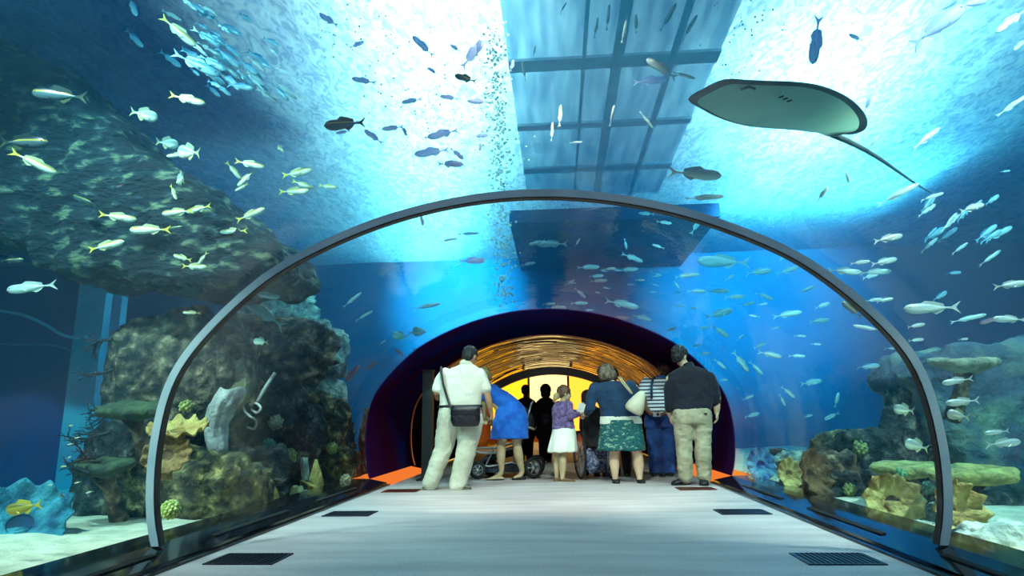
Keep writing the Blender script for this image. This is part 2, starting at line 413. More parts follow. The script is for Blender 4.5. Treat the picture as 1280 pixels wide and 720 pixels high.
area('lamp_bank_left', (-2.2, 12, 6.7), 1.5, 14, 1350, (1, .84, .70), (0, 0, math.radians(12)))
area('lamp_bank_right', (4.3, 9.2, 6.7), 1.6, 5, 700, (1, .84, .70), (0, 0, math.radians(-14)))
area('lamp_far_right', (6.5, 13.2, 6.8), 5, 2.5, 500, (.9, 1, .95))
def spot(name, loc, tgt, e, c, ang, blend=.6, r=.12):
    l = bpy.data.lights.new(name, 'SPOT'); l.energy = e; l.color = c; l.spot_size = math.radians(ang); l.spot_blend = blend; l.shadow_soft_size = r
    o = bpy.data.objects.new(name, l); COL.objects.link(o); o.location = loc
    o.rotation_euler = (Vector(tgt)-Vector(loc)).to_track_quat('-Z', 'Y').to_euler(); return o
spot('added_reef_fill_left', (-4.2, 2.6, 4.9), (-4.0, 7.4, .5), 3400, (1, .66, .50), 75)  # added unseen spot to brighten the left reef
spot('added_reef_fill_left_near', (-4.4, 1.0, 4.0), (-3.6, 5.0, 0), 1900, (1, .66, .50), 60)  # second added spot, for the near sand and rocks
spot('added_reef_fill_right', (4.0, 2.8, 4.9), (3.6, 7.0, .2), 4200, (1, .66, .50), 70)  # added unseen spot to brighten the right reef
spot('added_fish_fill_right', (3.0, 3.6, 5.0), (3.4, 12, 2.6), 4200, (1, .92, .8), 46)  # added fill so the fish inside the ring look whiter
spot('added_fish_fill_left', (-3.2, 2.8, 4.9), (-3.6, 8, 3.4), 700, (1, .92, .8), 60)  # added fill for the fish at upper left
spot('added_wall_fill_right', (4.2, 11.0, 5.1), (5.6, 18.3, 4.4), 20000, (.8, 1, .9), 56, 1)  # added light without fixture, turns the end wall cyan
spot('added_wall_fill_left', (-1.6, 12.5, 5.2), (-2.6, 18.3, 4.3), 26000, (1, .95, .85), 44, 1)  # added light without fixture, brightens the end wall at left
spot('added_walkway_fill', (0.3, 3.6, 5.0), (0, 8.6, .2), 2600, (1, .56, .40), 52)  # added spot above the view, brightens floor and people
area('added_entry_fill', (0, -3.0, 2.1), 2.5, .8, 65, (1, .95, .9), (math.radians(55), 0, 0))  # added neutral fill behind the camera
wd = bpy.data.worlds.new('world'); S.world = wd; wd.use_nodes = True
wd.node_tree.nodes['Background'].inputs[0].default_value = (.6, .68, .8, 1); wd.node_tree.nodes['Background'].inputs[1].default_value = .4
cy = S.cycles
cy.use_denoising = True; cy.max_bounces = 6; cy.diffuse_bounces = 3; cy.glossy_bounces = 3; cy.transmission_bounces = 4; cy.transparent_max_bounces = 24; cy.volume_bounces = 1
cy.caustics_reflective = False; cy.caustics_refractive = False; cy.sample_clamp_indirect = 6; cy.sample_clamp_direct = 0
# ------------------------------------------------------------------ rocks and corals
def fbm(p, o=4):
    s = 0; a = 1
    for k in range(o): s += a*noise.noise(p); p = p*2.03+Vector((3.1, 1.7, .3)); a *= .5
    return s
def ridge(p, o=4):
    s = 0; a = 1
    for k in range(o): s += a*(1-2*abs(noise.noise(p))); p = p*2.1+Vector((5.1, 2.7, 1.3)); a *= .5
    return s
def pxs(P): return (Vector(P)-CAM).dot(FW)/F      # metres per pixel there
def keep_out(v, m=.16):
    """nothing in the tank enters the tunnel"""
    x, y, z = v
    if y < 18.2 and z < 2.5 and abs(x) < 2.42+m and abs(x) > 1.2: x = math.copysign(2.42+m, x)
    return Vector((x, y, z))
moss = mat('mossy reef rock', srgb(40, 32, 34), srgb(128, 98, 78), 8, .9, bump=1, bscale=15, detail=9, contrast=(.42, .74), c3=srgb(236, 190, 150))
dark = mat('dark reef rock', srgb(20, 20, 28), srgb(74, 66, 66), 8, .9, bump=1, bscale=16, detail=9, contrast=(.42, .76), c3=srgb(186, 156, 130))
pale = mat('pale reef rock', srgb(86, 100, 104), srgb(170, 172, 160), 8, .9, bump=.9, bscale=14, contrast=(.34, .66), c3=srgb(236, 232, 208))
algae = mat('algae covered rock', srgb(34, 32, 28), srgb(112, 96, 58), 9, .9, bump=1, bscale=18, detail=9, contrast=(.42, .74), c3=srgb(230, 192, 126))
def rock(label, px, py, w, h, Y, m, seed=0, dep=None, amp=.34, fr=1.7, sub=5, name='reef_rock', flat=None, cat='rock', group='reef rocks'):
    P = aty(px, py, Y); s = pxs(P); rx, rz = w/2*s, h/2*s; ry = dep if dep else min(rx, rz)*.65
    bm = bmesh.new(); bmesh.ops.create_icosphere(bm, subdivisions=sub, radius=1)
    sd = Vector((seed*7.3, seed*3.1, seed*1.7)); sc = max(rx, rz)
    for v in bm.verts:
        d = v.co.copy()
        # squarish body
        q = Vector((math.copysign(abs(d.x)**.75, d.x), math.copysign(abs(d.y)**.75, d.y), math.copysign(abs(d.z)**.7, d.z)))
        n = 1 + amp*fbm(d*fr+sd, 3) + .18*amp*ridge(d*fr*3.2+sd, 4)
        c = Vector((q.x*rx, q.y*ry, q.z*rz))*n*.92
        c += d*(.055*sc*ridge(c*(2.4/sc)+sd, 4)*.6 + .02*sc*ridge(c*(7/sc)+sd, 3))
        v.co = keep_out(P+c)-P
    me = bpy.data.meshes.new(name); bm.to_mesh(me); bm.free()
    o = link(name, me, m); o.location = P
    return tag(o, label, cat, group)
def slabrock(label, pts, Y, th, m, vox=.05, amp=.09, fr=1.6, name='rock_overhang', lean=0, cat='rock'):
    """rock mass with the given outline, real thickness th around the plane at Y"""
    V = [aty(x, y, Y-th/2) for x, y in pts]; n = len(V)
    c = sum(V, Vector())/n
    B = [v+Vector((0, th, 0)) for v in V]
    A2 = [c+(v-c)*.93 for v in V]
    me = bpy.data.meshes.new(name)
    me.from_pydata([tuple(v) for v in V+B], [], [tuple(range(n)), tuple(range(2*n-1, n-1, -1))]+[(i, n+i, n+(i+1) % n, (i+1) % n) for i in range(n)])
    bm = bmesh.new(); bm.from_mesh(me); bmesh.ops.triangulate(bm, faces=bm.faces); bmesh.ops.recalc_face_normals(bm, faces=bm.faces); bm.to_mesh(me); bm.free()
    o = link(name, me, m); remesh(o, vox, 8); bake(o)
    me = o.data; me.update()
    nr = [v.normal.copy() for v in me.vertices]
    for v, nn in zip(me.vertices, nr):
        v.co = keep_out(v.co + nn*(amp*fbm(v.co*fr, 3)+amp*.45*ridge(v.co*fr*2.6, 4)))
    if not me.materials: me.materials.append(m)
    for p in me.polygons: p.use_smooth = True
    # base point as origin
    for v in me.vertices: v.co -= c
    o.location = c
    return tag(o, label, cat, 'reef rocks')
# upper left overhang
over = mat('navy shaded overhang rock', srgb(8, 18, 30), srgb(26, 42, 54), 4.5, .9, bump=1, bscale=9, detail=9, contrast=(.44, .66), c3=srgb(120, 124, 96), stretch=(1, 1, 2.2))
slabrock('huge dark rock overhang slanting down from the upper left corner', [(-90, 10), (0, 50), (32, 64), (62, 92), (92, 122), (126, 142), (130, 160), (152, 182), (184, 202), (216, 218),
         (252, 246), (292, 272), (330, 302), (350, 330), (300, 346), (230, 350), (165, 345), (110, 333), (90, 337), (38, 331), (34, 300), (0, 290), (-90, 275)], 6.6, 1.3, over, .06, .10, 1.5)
# left reef
R = rock
R('big square topped boulder left of the steel ring, above the black coral', 226, 470, 170, 150, 6.95, moss, 1, amp=.22)
R('low mossy rock rising from the sand at lower left, beside steel ring', 240, 628, 190, 120, 6.15, algae, 2, amp=.3)
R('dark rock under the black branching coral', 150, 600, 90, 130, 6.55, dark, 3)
R('middle rock face left of the steel ring, below the square boulder', 215, 560, 150, 90, 7.45, moss, 4)
R('broad stepped rock ledge behind the ring, highest inside it at left', 320, 440, 190, 76, 8.15, moss, 5, amp=.3, sub=5)
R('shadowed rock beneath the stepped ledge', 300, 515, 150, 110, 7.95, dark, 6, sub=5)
R('dark rock between vase sponge and pink curled coral', 335, 560, 120, 120, 8.35, dark, 7)
R('green rock above the tan horn coral', 370, 540, 110, 110, 8.95, algae, 8)
R('bluish rock at the top right end of the left reef', 385, 440, 90, 70, 9.35, pale, 9)
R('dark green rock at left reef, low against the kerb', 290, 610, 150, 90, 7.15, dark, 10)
R('rounded mottled pinkish rock knob high on the left reef', 408, 496, 52, 46, 9.35, pale, 11, amp=.12)
R('smaller round rock below the mottled knob', 395, 540, 60, 50, 9.55, algae, 12, amp=.2)
R('bushy dark green rock at right end of the left reef', 420, 592, 66, 62, 8.85, algae, 13, amp=.3)
R('greenish rock slab leaning beside the bushy rock', 376, 592, 60, 60, 8.75, moss, 14)
R('small teal rock behind the bushy rock', 418, 548, 46, 60, 9.75, dark, 15)
R('hazy pale rock crest at top of the left reef', 345, 396, 100, 50, 10.05, pale, 16)
R('round brown sponge rock standing by the dark tunnel mouth at left', 471, 542, 34, 62, 9.95, moss, 17, amp=.25, dep=.25)
R('low rock at the foot of the brown sponge rock', 466, 586, 44, 34, 9.75, dark, 18)
# right reef
slabrock('dark rock shelf with a pale top edge at the far right', [(1150, 468), (1175, 446), (1215, 434), (1260, 436), (1330, 418), (1400, 420), (1400, 620), (1290, 610), (1230, 600), (1195, 560), (1180, 510), (1168, 482)], 7.6, 1.2, mat('slate rock', srgb(50, 56, 76), srgb(78, 86, 104), 2, .9, bump=1, bscale=8, c3=srgb(140, 140, 118)), .06, .10)
R('tall greenish dark rock column behind the steel ring at right', 1150, 545, 70, 130, 7.6, dark, 21)
R('dark hollow rock behind the large open cup coral', 1095, 590, 110, 100, 7.6, dark, 22)
R('green topped rock in the middle of the right reef', 1062, 590, 90, 90, 7.9, algae, 23)
R('dark rock right of the brown fan coral', 1050, 625, 80, 60, 7.1, dark, 24)
R('pale rock behind the brown fan coral', 1000, 590, 70, 46, 9.4, pale, 25)
R('small white rock beside the blue fan coral', 955, 603, 50, 30, 8.8, pale, 26)
R('low dark rock behind the small tan cup coral', 972, 580, 50, 34, 10, dark, 27)
R('dark rock below the plate coral, beside the steel ring', 1130, 625, 80, 80, 6.6, dark, 28)
R('bright white coral rock in the lower right corner', 1250, 690, 110, 70, 4.6, mat('white coral rock', srgb(170, 180, 176), srgb(244, 240, 220), 7, .9, bump=.8, bscale=18), 29, amp=.25)
R('pale rubble rock between the two large cup corals', 1165, 648, 60, 36, 5.9, pale, 30)
R('white pebble like rock at kerb below brown fan coral', 1030, 618, 30, 34, 7.4, pale, 31)
R('rounded dark rock between tan and brown fan corals at right', 1000, 618, 44, 40, 7.6, dark, 41)
R('brown green rock behind the blue fan coral', 975, 598, 50, 36, 8.9, moss, 42)
R('craggy rock left of the hollow rock, right reef', 1040, 600, 60, 70, 7.3, moss, 43)
R('pale rubble at the kerb below the open cup coral', 1145, 664, 60, 22, 5.3, pale, 44)
R('white rubble between right ring foot and white corner rock', 1215, 672, 40, 30, 4.7, pale, 45)
R('dark jagged rock behind the plate coral outside the ring', 1245, 640, 80, 60, 6.6, dark, 46)
# plate corals
def plate(label, px, py, w, h, Y, m, seed=1, th=.06):
    P = aty(px, py, Y); s = pxs(P); rx = w/2*s; ry = rx*.55; mb = MB(); rings = []; N_ = 40
    for (f, z) in ((.25, -.075), (.6, -.05), (.93, -.025), (1, 0), (.95, .016), (.6, .02), (.05, .01)):
        rg = []
        for j in range(N_):
            a = 2*PI*j/N_; k = 1+.10*fbm(Vector((math.cos(a)*1.6, math.sin(a)*1.6, seed)), 3)+.02*math.sin(9*a+seed)
            zz = z*1.4+.03*fbm(Vector((math.cos(a)*2*f, math.sin(a)*2*f, seed+4)), 2) + f*math.sin(a)*h*s*.25
            rg.append((rx*f*k*math.cos(a), ry*f*k*math.sin(a), zz))
        rings.append(rg)
    mb.loft(rings); t = thing('plate_coral', label, 'coral', P, 0)
    mb.build('plate', m, t)
    MB().tube([(0, 0, -.06), (.02, .1, -.2), (0, .3, -.5)], [.09, .06, .08], 10).build('stalk', moss, t)
    return t
pc = mat('yellow green plate coral', srgb(120, 116, 66), srgb(188, 178, 104), 9, .8, bump=.8, bscale=24)
plate('flat olive plate coral crossing behind the steel ring at right', 1136, 584, 92, 12, 6.3, pc, 1, .03)
plate('long mottled plate coral at right, outside the steel ring', 1215, 590, 112, 22, 5.5, pc, 2, .03)
plate('thin tan plate coral ledge in front of rock shelf at right', 1205, 452, 84, 10, 6.0, mat('grey tan plate coral', srgb(100, 104, 90), srgb(160, 156, 128), 7, .8, bump=.8), 3)
plate('shadowed green plate coral on the black branching coral', 165, 510, 96, 26, 5.6, mat('dark plate coral', srgb(40, 52, 40), srgb(86, 98, 66), 8, .9, bump=.8), 4)
plate('lower dark plate coral left of the steel ring', 128, 580, 80, 20, 5.4, mat('dark plate coral b', srgb(34, 44, 40), srgb(78, 86, 60), 8, .9, bump=.8), 5)
# ruffled cup corals
def cup(label, px, py, r, Y, c_out, c_rim, c_in, tilt=60, yaw=0, seed=1, open_=1.0, name='cup_coral', squash=1.0, notch=0):
    P = aty(px, py, Y); s = pxs(P); Rr = r*s
    t = thing(name, label, 'coral', P, 0)
    rot = Matrix.Rotation(math.radians(yaw), 3, 'Z') @ Matrix.Rotation(math.radians(tilt), 3, 'X')
    def surf(f0, f1, nn, zoff, thick):
        N_ = 72; rings = []
        fs = [f0+(f1-f0)*k/nn for k in range(nn+1)]
        def pt(f, a, off):
            ruff = .035*math.sin(11*a+seed)+.02*math.sin(23*a+seed*2)+.10*fbm(Vector((math.cos(a)*3, math.sin(a)*3, seed)), 3)
            rr = Rr*(f*(1+ruff*f*f*1.1)); z = -Rr*.55*open_*(1-f**1.6)+Rr*.16*math.sin(11*a+seed+.9)*f**3 + off
            if notch and abs(((a-notch+PI) % (2*PI))-PI) < .45: rr *= .55+.45*abs(((a-notch+PI) % (2*PI))-PI)/.45
            return rot @ Vector((rr*math.cos(a)*squash, rr*math.sin(a), z))
        for f in fs: rings.append([pt(f, 2*PI*j/N_, zoff) for j in range(N_)])
        for f in reversed(fs): rings.append([pt(f, 2*PI*j/N_, zoff-thick) for j in range(N_)])
        return rings
    m1 = mat(name+' '+str(seed), c_out, c_rim, 7, .85, bump=.7, bscale=26); m2 = mat(name+' throat '+str(seed), c_in, tuple(.6*x for x in c_in[:3])+(1,), 6, .9, bump=.4)
    mb = MB(); mb.loft(surf(.26, 1, 8, 0, Rr*.09), cap=False); n = len(mb.V)//72
    mb.F += [((n-1)*72+j, (n-1)*72+(j+1) % 72, (j+1) % 72, j) for j in range(72)]
    mb.build('cup', m1, t)
    mb = MB(); mb.loft(surf(.03, .30, 5, -Rr*.03, Rr*.05)); mb.build('throat', m2, t)
    d = rot @ Vector((0, 0, -1)); MB().tube([d*Rr*.5, d*Rr*.7+Vector((0, 0, -Rr*.4)), d*Rr*.6+Vector((0, 0, -Rr*1.0))], [Rr*.3, Rr*.2, Rr*.25], 10).build('stalk', m1, t)
    return t
tan, tanr, thr = srgb(160, 122, 66), srgb(238, 214, 136), srgb(128, 94, 90)
cup('large open ruffled tan cup coral behind the glass, left of the steel ring', 1118, 626, 33, 5.75, tan, tanr, thr, 78, -18, 1, 1.1)
cup('large ruffled tan cup coral crossed by the foot of the steel ring', 1204, 640, 38, 4.75, tan, tanr, thr, 80, 12, 2, 1.1, squash=.95)
cup('blue ruffled fan coral by the mouth of the dark tunnel at right', 952, 580, 20, 8.2, srgb(30, 100, 170), srgb(120, 190, 220), srgb(16, 60, 130), 80, -10, 3, .8, squash=.85)
cup('small tan ruffled cup coral next to the blue fan coral', 989, 592, 19, 7.3, tan, tanr, srgb(120, 90, 50), 78, 0, 4, .9, squash=.8)
cup('tall brown ruffled fan coral in the middle of the right reef', 1022, 592, 30, 6.6, srgb(84, 58, 46), srgb(136, 100, 70), srgb(70, 44, 44), 76, 20, 5, .9, squash=.7)
cup('tan ruffled cup coral jutting from left reef beside the steel ring', 222, 532, 27, 5.1, tan, srgb(200, 176, 104), srgb(150, 120, 60), 25, 10, 6, .5, squash=1.3)
cup('brown fan coral under the jutting cup coral at left reef', 208, 566, 27, 4.95, srgb(120, 90, 56), srgb(160, 124, 74), srgb(104, 78, 52), 65, 20, 7, .6, squash=1.05)
cup('big blue ruffled coral in the lower left corner under yellow fish', 22, 648, 50, 4.9, srgb(16, 76, 108), srgb(70, 150, 170), srgb(14, 56, 90), 62, 30, 8, .8, squash=1.15)
cup('olive coral peeking into frame at lower left corner', 2, 712, 14, 4.3, srgb(90, 90, 40), srgb(170, 160, 80), srgb(70, 70, 30), 50, 0, 9, .6)
cup('reddish brown cup coral low on the left reef', 325, 617, 13, 6.6, srgb(120, 60, 44), srgb(170, 150, 80), srgb(80, 40, 34), 60, 0, 10, .7)
# vase sponge, horn coral, knob coral
def vase(label, pts, rad, m, name='vase_sponge', ribs=9):
    Y = pts[0][2]; P = aty(pts[0][0], pts[0][1], Y); t = thing(name, label, 'coral', P)
    C = [aty(x, y, yy)-P for x, y, yy in pts]; s = pxs(P); rings = []; N_ = 36
    for i in range(len(C)*5-4):
        k = i/5; a = int(min(k, len(C)-2)); f = k-a; c = C[a].lerp(C[a+1], f); r = (rad[a]*(1-f)+rad[a+1]*f)*s
        rings.append([c+Vector((r*(1+.10*math.sin(ribs*an+1.2*math.sin(i*.9)))*math.cos(an), r*(1+.10*math.sin(ribs*an+1))*math.sin(an), r*.14*math.sin(3*an+i*.8))) for an in [2*PI*j/N_ for j in range(N_)]])
    c = C[-1]; r = rad[-1]*s
    rings.append([c+Vector((r*.7*math.cos(2*PI*j/N_), r*.7*math.sin(2*PI*j/N_), -.01)) for j in range(N_)])
    rings.append([c+Vector((r*.5*math.cos(2*PI*j/N_), r*.5*math.sin(2*PI*j/N_), -.12)) for j in range(N_)])
    MB().loft(rings).build('body', m, t)
    return t
wsp = mat('pale grey sponge', srgb(140, 120, 122), srgb(236, 214, 206), 6, .8, bump=.8, bscale=18)
vase('tall pale grey ribbed vase sponge in front of the left reef', [(276, 596, 6.35), (272, 560, 6.35), (270, 530, 6.35), (280, 505, 6.3), (292, 486, 6.3)], [5, 12, 14, 17, 15], wsp)
vase('brown vase sponge leaning out behind the pale ribbed one', [(262, 545, 6.7), (278, 520, 6.7), (296, 500, 6.7), (303, 478, 6.7)], [6, 13, 15, 8], mat('brown sponge', srgb(96, 80, 60), srgb(150, 128, 92), 6, .85, bump=.8))
hc = mat('tan horn coral', srgb(160, 124, 60), srgb(220, 190, 112), 9, .8, bump=.8, bscale=25)
vase('pointed tan horn coral standing at the left kerb', [(394, 622, 7.8), (394, 606, 7.8), (395, 590, 7.8), (395, 574, 7.8)], [10, 10, 6, 1.5], hc, 'horn_coral', 5)
vase('short tan side spike at foot of the pointed horn coral', [(392, 608, 7.6), (384, 604, 7.6), (376, 600, 7.6)], [5, 4, 1], hc, 'horn_coral', 5)
vase('knobbly tan finger coral left of the horn coral, upper one', [(330, 608, 7.0), (330, 600, 7.0), (327, 592, 7.0)], [8, 7, 4], hc, 'finger_coral', 4)
vase('knobbly tan finger coral left of the horn coral, lower one', [(340, 628, 6.9), (340, 618, 6.9), (338, 608, 6.9)], [8, 8, 5], hc, 'finger_coral', 4)
vase('cream stub coral against the kerb left of the horn coral', [(371, 628, 7.3), (371, 616, 7.3), (370, 608, 7.3)], [9, 9, 7], mat('cream coral', srgb(190, 176, 120), srgb(226, 216, 160), 8, .8, bump=.6), 'finger_coral', 6)
vase('thin mottled finger coral just above the horn coral', [(382, 600, 8.0), (381, 584, 8.0), (380, 572, 8.0)], [4, 5, 4], pale, 'finger_coral', 4)
def knobs(label, px, py, r, Y, m, n=46, kr=.16, seed=3, name='knob_coral'):
    P = aty(px, py, Y); s = pxs(P)*r; mb = MB(); rnd = random.Random(seed); mb.ell((0, 0, 0), s*.72, None, 10, 8)
    for k in range(n):
        z = 1-2*(k+.5)/n; a = k*2.399; q = math.sqrt(1-z*z); mb.ell(Vector((q*math.cos(a), q*math.sin(a), z))*s*.85, s*kr*rnd.uniform(.8, 1.3), None, 8, 6)
    o = mb.build(name, m); o.location = P; return tag(o, label, 'coral')
knobs('bright yellow green knobbed ball coral at the lower left kerb', 213, 637, 12, 4.75, mat('lime knob coral', srgb(150, 160, 60), srgb(226, 230, 140), 14, .7), 60, .17)
knobs('greenish knobbed coral between cream stub and finger corals', 357, 622, 9, 7.2, mat('pale green coral', srgb(120, 150, 90), srgb(200, 214, 160), 14, .7), 40, .2, 5)
knobs('large yellow brown brain coral clump on the left kerb side', 318, 612, 20, 7.1, mat('brain coral', srgb(86, 88, 44), srgb(164, 156, 86), 12, .8, bump=.8), 60, .14, 6)
knobs('white tipped coral cluster at the kerb below the vase sponge', 278, 622, 11, 6.2, mat('white coral', srgb(190, 180, 170), srgb(245, 238, 225), 12, .7), 26, .26, 7)
knobs('tiny green coral tuft on top of the large open cup coral', 1126, 592, 7, 6.0, mat('green tuft', srgb(60, 120, 90), srgb(130, 180, 130), 12, .8), 24, .22, 8)
# star shaped white coral
def star(label, px, py, r, Y, m, arms=5, seed=2):
    P = aty(px, py, Y); s = pxs(P)*r; mb = MB(); rnd = random.Random(seed); mb.ell((0, 0, 0), s*.35)
    for k in range(arms):
        a = 2*PI*k/arms+.4+rnd.uniform(-.2, .2); d = Vector((math.cos(a), rnd.uniform(-.3, .3), math.sin(a))); mb.tube([d*s*.1, d*s*.6, d*s*rnd.uniform(.9, 1.2)], [s*.24, s*.14, s*.04], 7)
    o = mb.build('star_coral', m); o.location = P; return tag(o, label, 'coral')
star('white star shaped coral hanging below the pale vase sponge', 281, 606, 19, 6.0, mat('white star', srgb(196, 188, 184), srgb(250, 244, 238), 9, .6))
# pink curled coral and thin whips
def whip(label, pts, rad, m, name='whip_coral', cat='coral'):
    P = aty(*pts[0]); s = pxs(P); C = []
    Q = [aty(*p)-P for p in pts]
    for i in range(len(Q)-1):
        for f in range(5):
            t = f/5; p0 = Q[max(i-1, 0)]; p1 = Q[i]; p2 = Q[i+1]; p3 = Q[min(i+2, len(Q)-1)]
            C.append(.5*((2*p1)+(p2-p0)*t+(2*p0-5*p1+4*p2-p3)*t*t+(3*p1-p0-3*p2+p3)*t**3))
    C.append(Q[-1]); o = MB().tube(C, [rad*s]*len(C), 7).build(name, m); o.location = P
    return tag(o, label, cat)
pk = mat('pale pink coral', srgb(190, 150, 150), srgb(240, 214, 204), 12, .6)
whip('pale pink curled whip coral in front of the left reef', [(303, 500, 6.8), (305, 512, 6.75), (312, 520, 6.7), (320, 526, 6.7), (318, 536, 6.7), (309, 534, 6.7)], 1.4, pk)
whip('small pink hook coral beside the curled whip coral', [(312, 506, 6.8), (320, 504, 6.8), (326, 510, 6.8), (321, 516, 6.8), (314, 512, 6.8)], 1.5, pk)
whip('white slanted whip coral above the pink hook coral', [(322, 502, 7.0), (332, 484, 7.0), (344, 466, 7.0)], 2.2, wsp)
whip('white whip coral leaning over the shadowed rock in left reef', [(300, 478, 7.0), (303, 462, 7.0), (310, 450, 7.0)], 1.6, wsp)
whip('pale thin hose hanging across the blue recess at far left', [(-20, 386, 8.0), (25, 393, 8.0), (55, 405, 8.0), (75, 417, 8.0), (92, 422, 8.0), (108, 421, 8.0)], 1.8, mat('pale blue hose', srgb(120, 190, 220), rough=.5), 'hose', 'hose')
whip('fainter lower hose across the blue recess at far left', [(0, 430, 8.3), (30, 431, 8.3), (60, 431, 8.3), (80, 435, 8.3), (92, 440, 8.3)], 1.1, mat('dim blue hose', srgb(50, 110, 160), rough=.5), 'hose', 'hose')
# black branching corals
bc = mat('black coral', srgb(8, 14, 26), srgb(24, 36, 48), 12, .8)
def branch(label, px, py, L_, Y, seed, base=(0, 0, 1), n=4, spread=.8):
    P = aty(px, py, Y); rnd = random.Random(seed); mb = MB(); s = pxs(P)
    def grow(p, d, l, r, lev):
        pts = [p]; 
        for k in range(3): d = (d+Vector((rnd.uniform(-.25, .25), rnd.uniform(-.2, .2), rnd.uniform(-.2, .2)))).normalized(); p = p+d*l/3; pts.append(p)
        mb.tube(pts, [r, r*.85, r*.7, r*.55], 5)
        if lev: 
            for k in range(n if lev > 1 else 3):
                q = pts[rnd.choice((1, 2, 3))]
                e = (d+Vector((rnd.uniform(-1, 1), rnd.uniform(-.6, .6), rnd.uniform(-1, 1)))*spread).normalized(); grow(q, e, l*rnd.uniform(.5, .75), r*.6, lev-1)
    grow(Vector((0, 0, 0)), Vector(base).normalized(), L_*s*.5, 2.6*s, 3)
    o = mb.build('branching_coral', bc); o.location = P; return tag(o, label, 'coral', 'black branching corals')
branch('black branching coral reaching left toward the hose end', 140, 424, 46, 5.7, 1, (-1, 0, -.2))
branch('black twig coral halfway up the pale blue columns', 140, 462, 44, 5.6, 2, (-1, 0, -.1), 3, .5)
branch('black twiggy coral under the halfway twig coral, left of boulder', 150, 512, 64, 5.5, 3, (-1, 0, .0))
branch('dense black coral left of the shadowed plate coral', 138, 540, 60, 5.4, 4, (-1, 0, -.3))
branch('dense black coral drooping toward the sand at left', 132, 566, 60, 5.3, 5, (-1, 0, -.5))
branch('small black coral at left near lowest mossy rock', 112, 592, 40, 5.2, 6, (-1, 0, .3))
# blue recess far left: wall slab, two pale columns, cyan sill
def pxbox(name, x0, y0, x1, y1, Y, th, m, kind='structure'):
    a = aty(x0, y1, Y); b = aty(x1, y0, Y); c = (a+b)/2; c.y = Y+th/2
    o = MB().box((0, 0, 0), (abs(b.x-a.x), th, abs(b.z-a.z))).build(name, m, smooth=False); o.location = c
    if kind: o['kind'] = kind
    return o
navy = mat('deep blue tank panel', srgb(6, 52, 120), srgb(10, 66, 140), .6, .6)
lblue = mat('pale blue painted column', srgb(70, 170, 205), srgb(110, 205, 225), 1.5, .6)
pxbox('wall_recess', -260, 330, 104, 611, 8.6, .2, navy)
pxbox('window_1', 104, 250, 113, 613, 8.5, .14, lblue)
pxbox('window_2', 127, 250, 139, 600, 9.2, .14, lblue)
pxbox('trim_3', 20, 611, 215, 617, 8.2, .9, lblue)
# deck and beams over the water
bmm = mat('grey blue beam', srgb(190, 212, 228), srgb(214, 230, 240), 2, .8)
def m_frost():
    m, nt, N, L = newmat('frosted deck panels')
    o = N.new('ShaderNodeOutputMaterial'); mx = N.new('ShaderNodeMixShader'); a = N.new('ShaderNodeBsdfDiffuse'); b = N.new('ShaderNodeBsdfTranslucent')
    tc = N.new('ShaderNodeTexCoord'); mp = N.new('ShaderNodeMapping'); mp.inputs['Scale'].default_value = (3, .35, 1); L.new(tc.outputs['Object'], mp.inputs[0])
    n = N.new('ShaderNodeTexNoise'); n.inputs['Scale'].default_value = 2; n.inputs['Detail'].default_value = 5; L.new(mp.outputs[0], n.inputs[0])
    r = ramp(N, [(.3, srgb(170, 198, 214)), (.7, srgb(232, 240, 244))]); L.new(n.outputs[0], r.inputs[0])
    L.new(r.outputs[0], a.inputs[0]); L.new(r.outputs[0], b.inputs[0]); mx.inputs[0].default_value = .8
    L.new(a.outputs[0], mx.inputs[1]); L.new(b.outputs[0], mx.inputs[2]); L.new(mx.outputs[0], o.inputs[0])
    return m
dkm = m_frost()
o = MB().box((0, 0, 0), (2.7, 8.6, .012)).build('deck', dkm, smooth=False); o.location = (1.0, 8.4, WATER_Z-.12); tag(o, 'pale grey blue deck over the water above the walkway, upper centre', 'deck')
for yy, w_, lb in ((7.6, .34, 'grey cross beam under the pale deck, nearest the camera'), (9.4, .22, 'grey cross beam under the pale deck, middle one'), (11.2, .3, 'grey cross beam under the pale deck, farthest one')):
    o = MB().box((0, 0, 0), (2.7, w_*.8, .04)).build('cross_beam', bmm, smooth=False); o.location = (1.0, yy, WATER_Z-.15); tag(o, lb, 'beam', 'beams under the deck')
for x, w_, lb in ((.62, .07, 'thin long beam under the pale deck, left one'), (1.05, .2, 'wide long beam under the pale deck, middle one'), (1.75, .12, 'long beam under the pale deck, right one')):
    o = MB().box((0, 0, 0), (w_*.7, 8.5, .03)).build('long_beam', bmm, smooth=False); o.location = (x, 8.4, WATER_Z-.19); tag(o, lb, 'beam', 'beams under the deck')
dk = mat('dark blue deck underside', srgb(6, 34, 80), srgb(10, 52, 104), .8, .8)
o = MB().box((0, 0, 0), (4.6, 4.6, .3)).build('deck', dk, smooth=False); o.location = (1.5, 15.9, WATER_Z-.25); tag(o, 'dark blue deck over the water above the far end of the tunnel', 'deck')

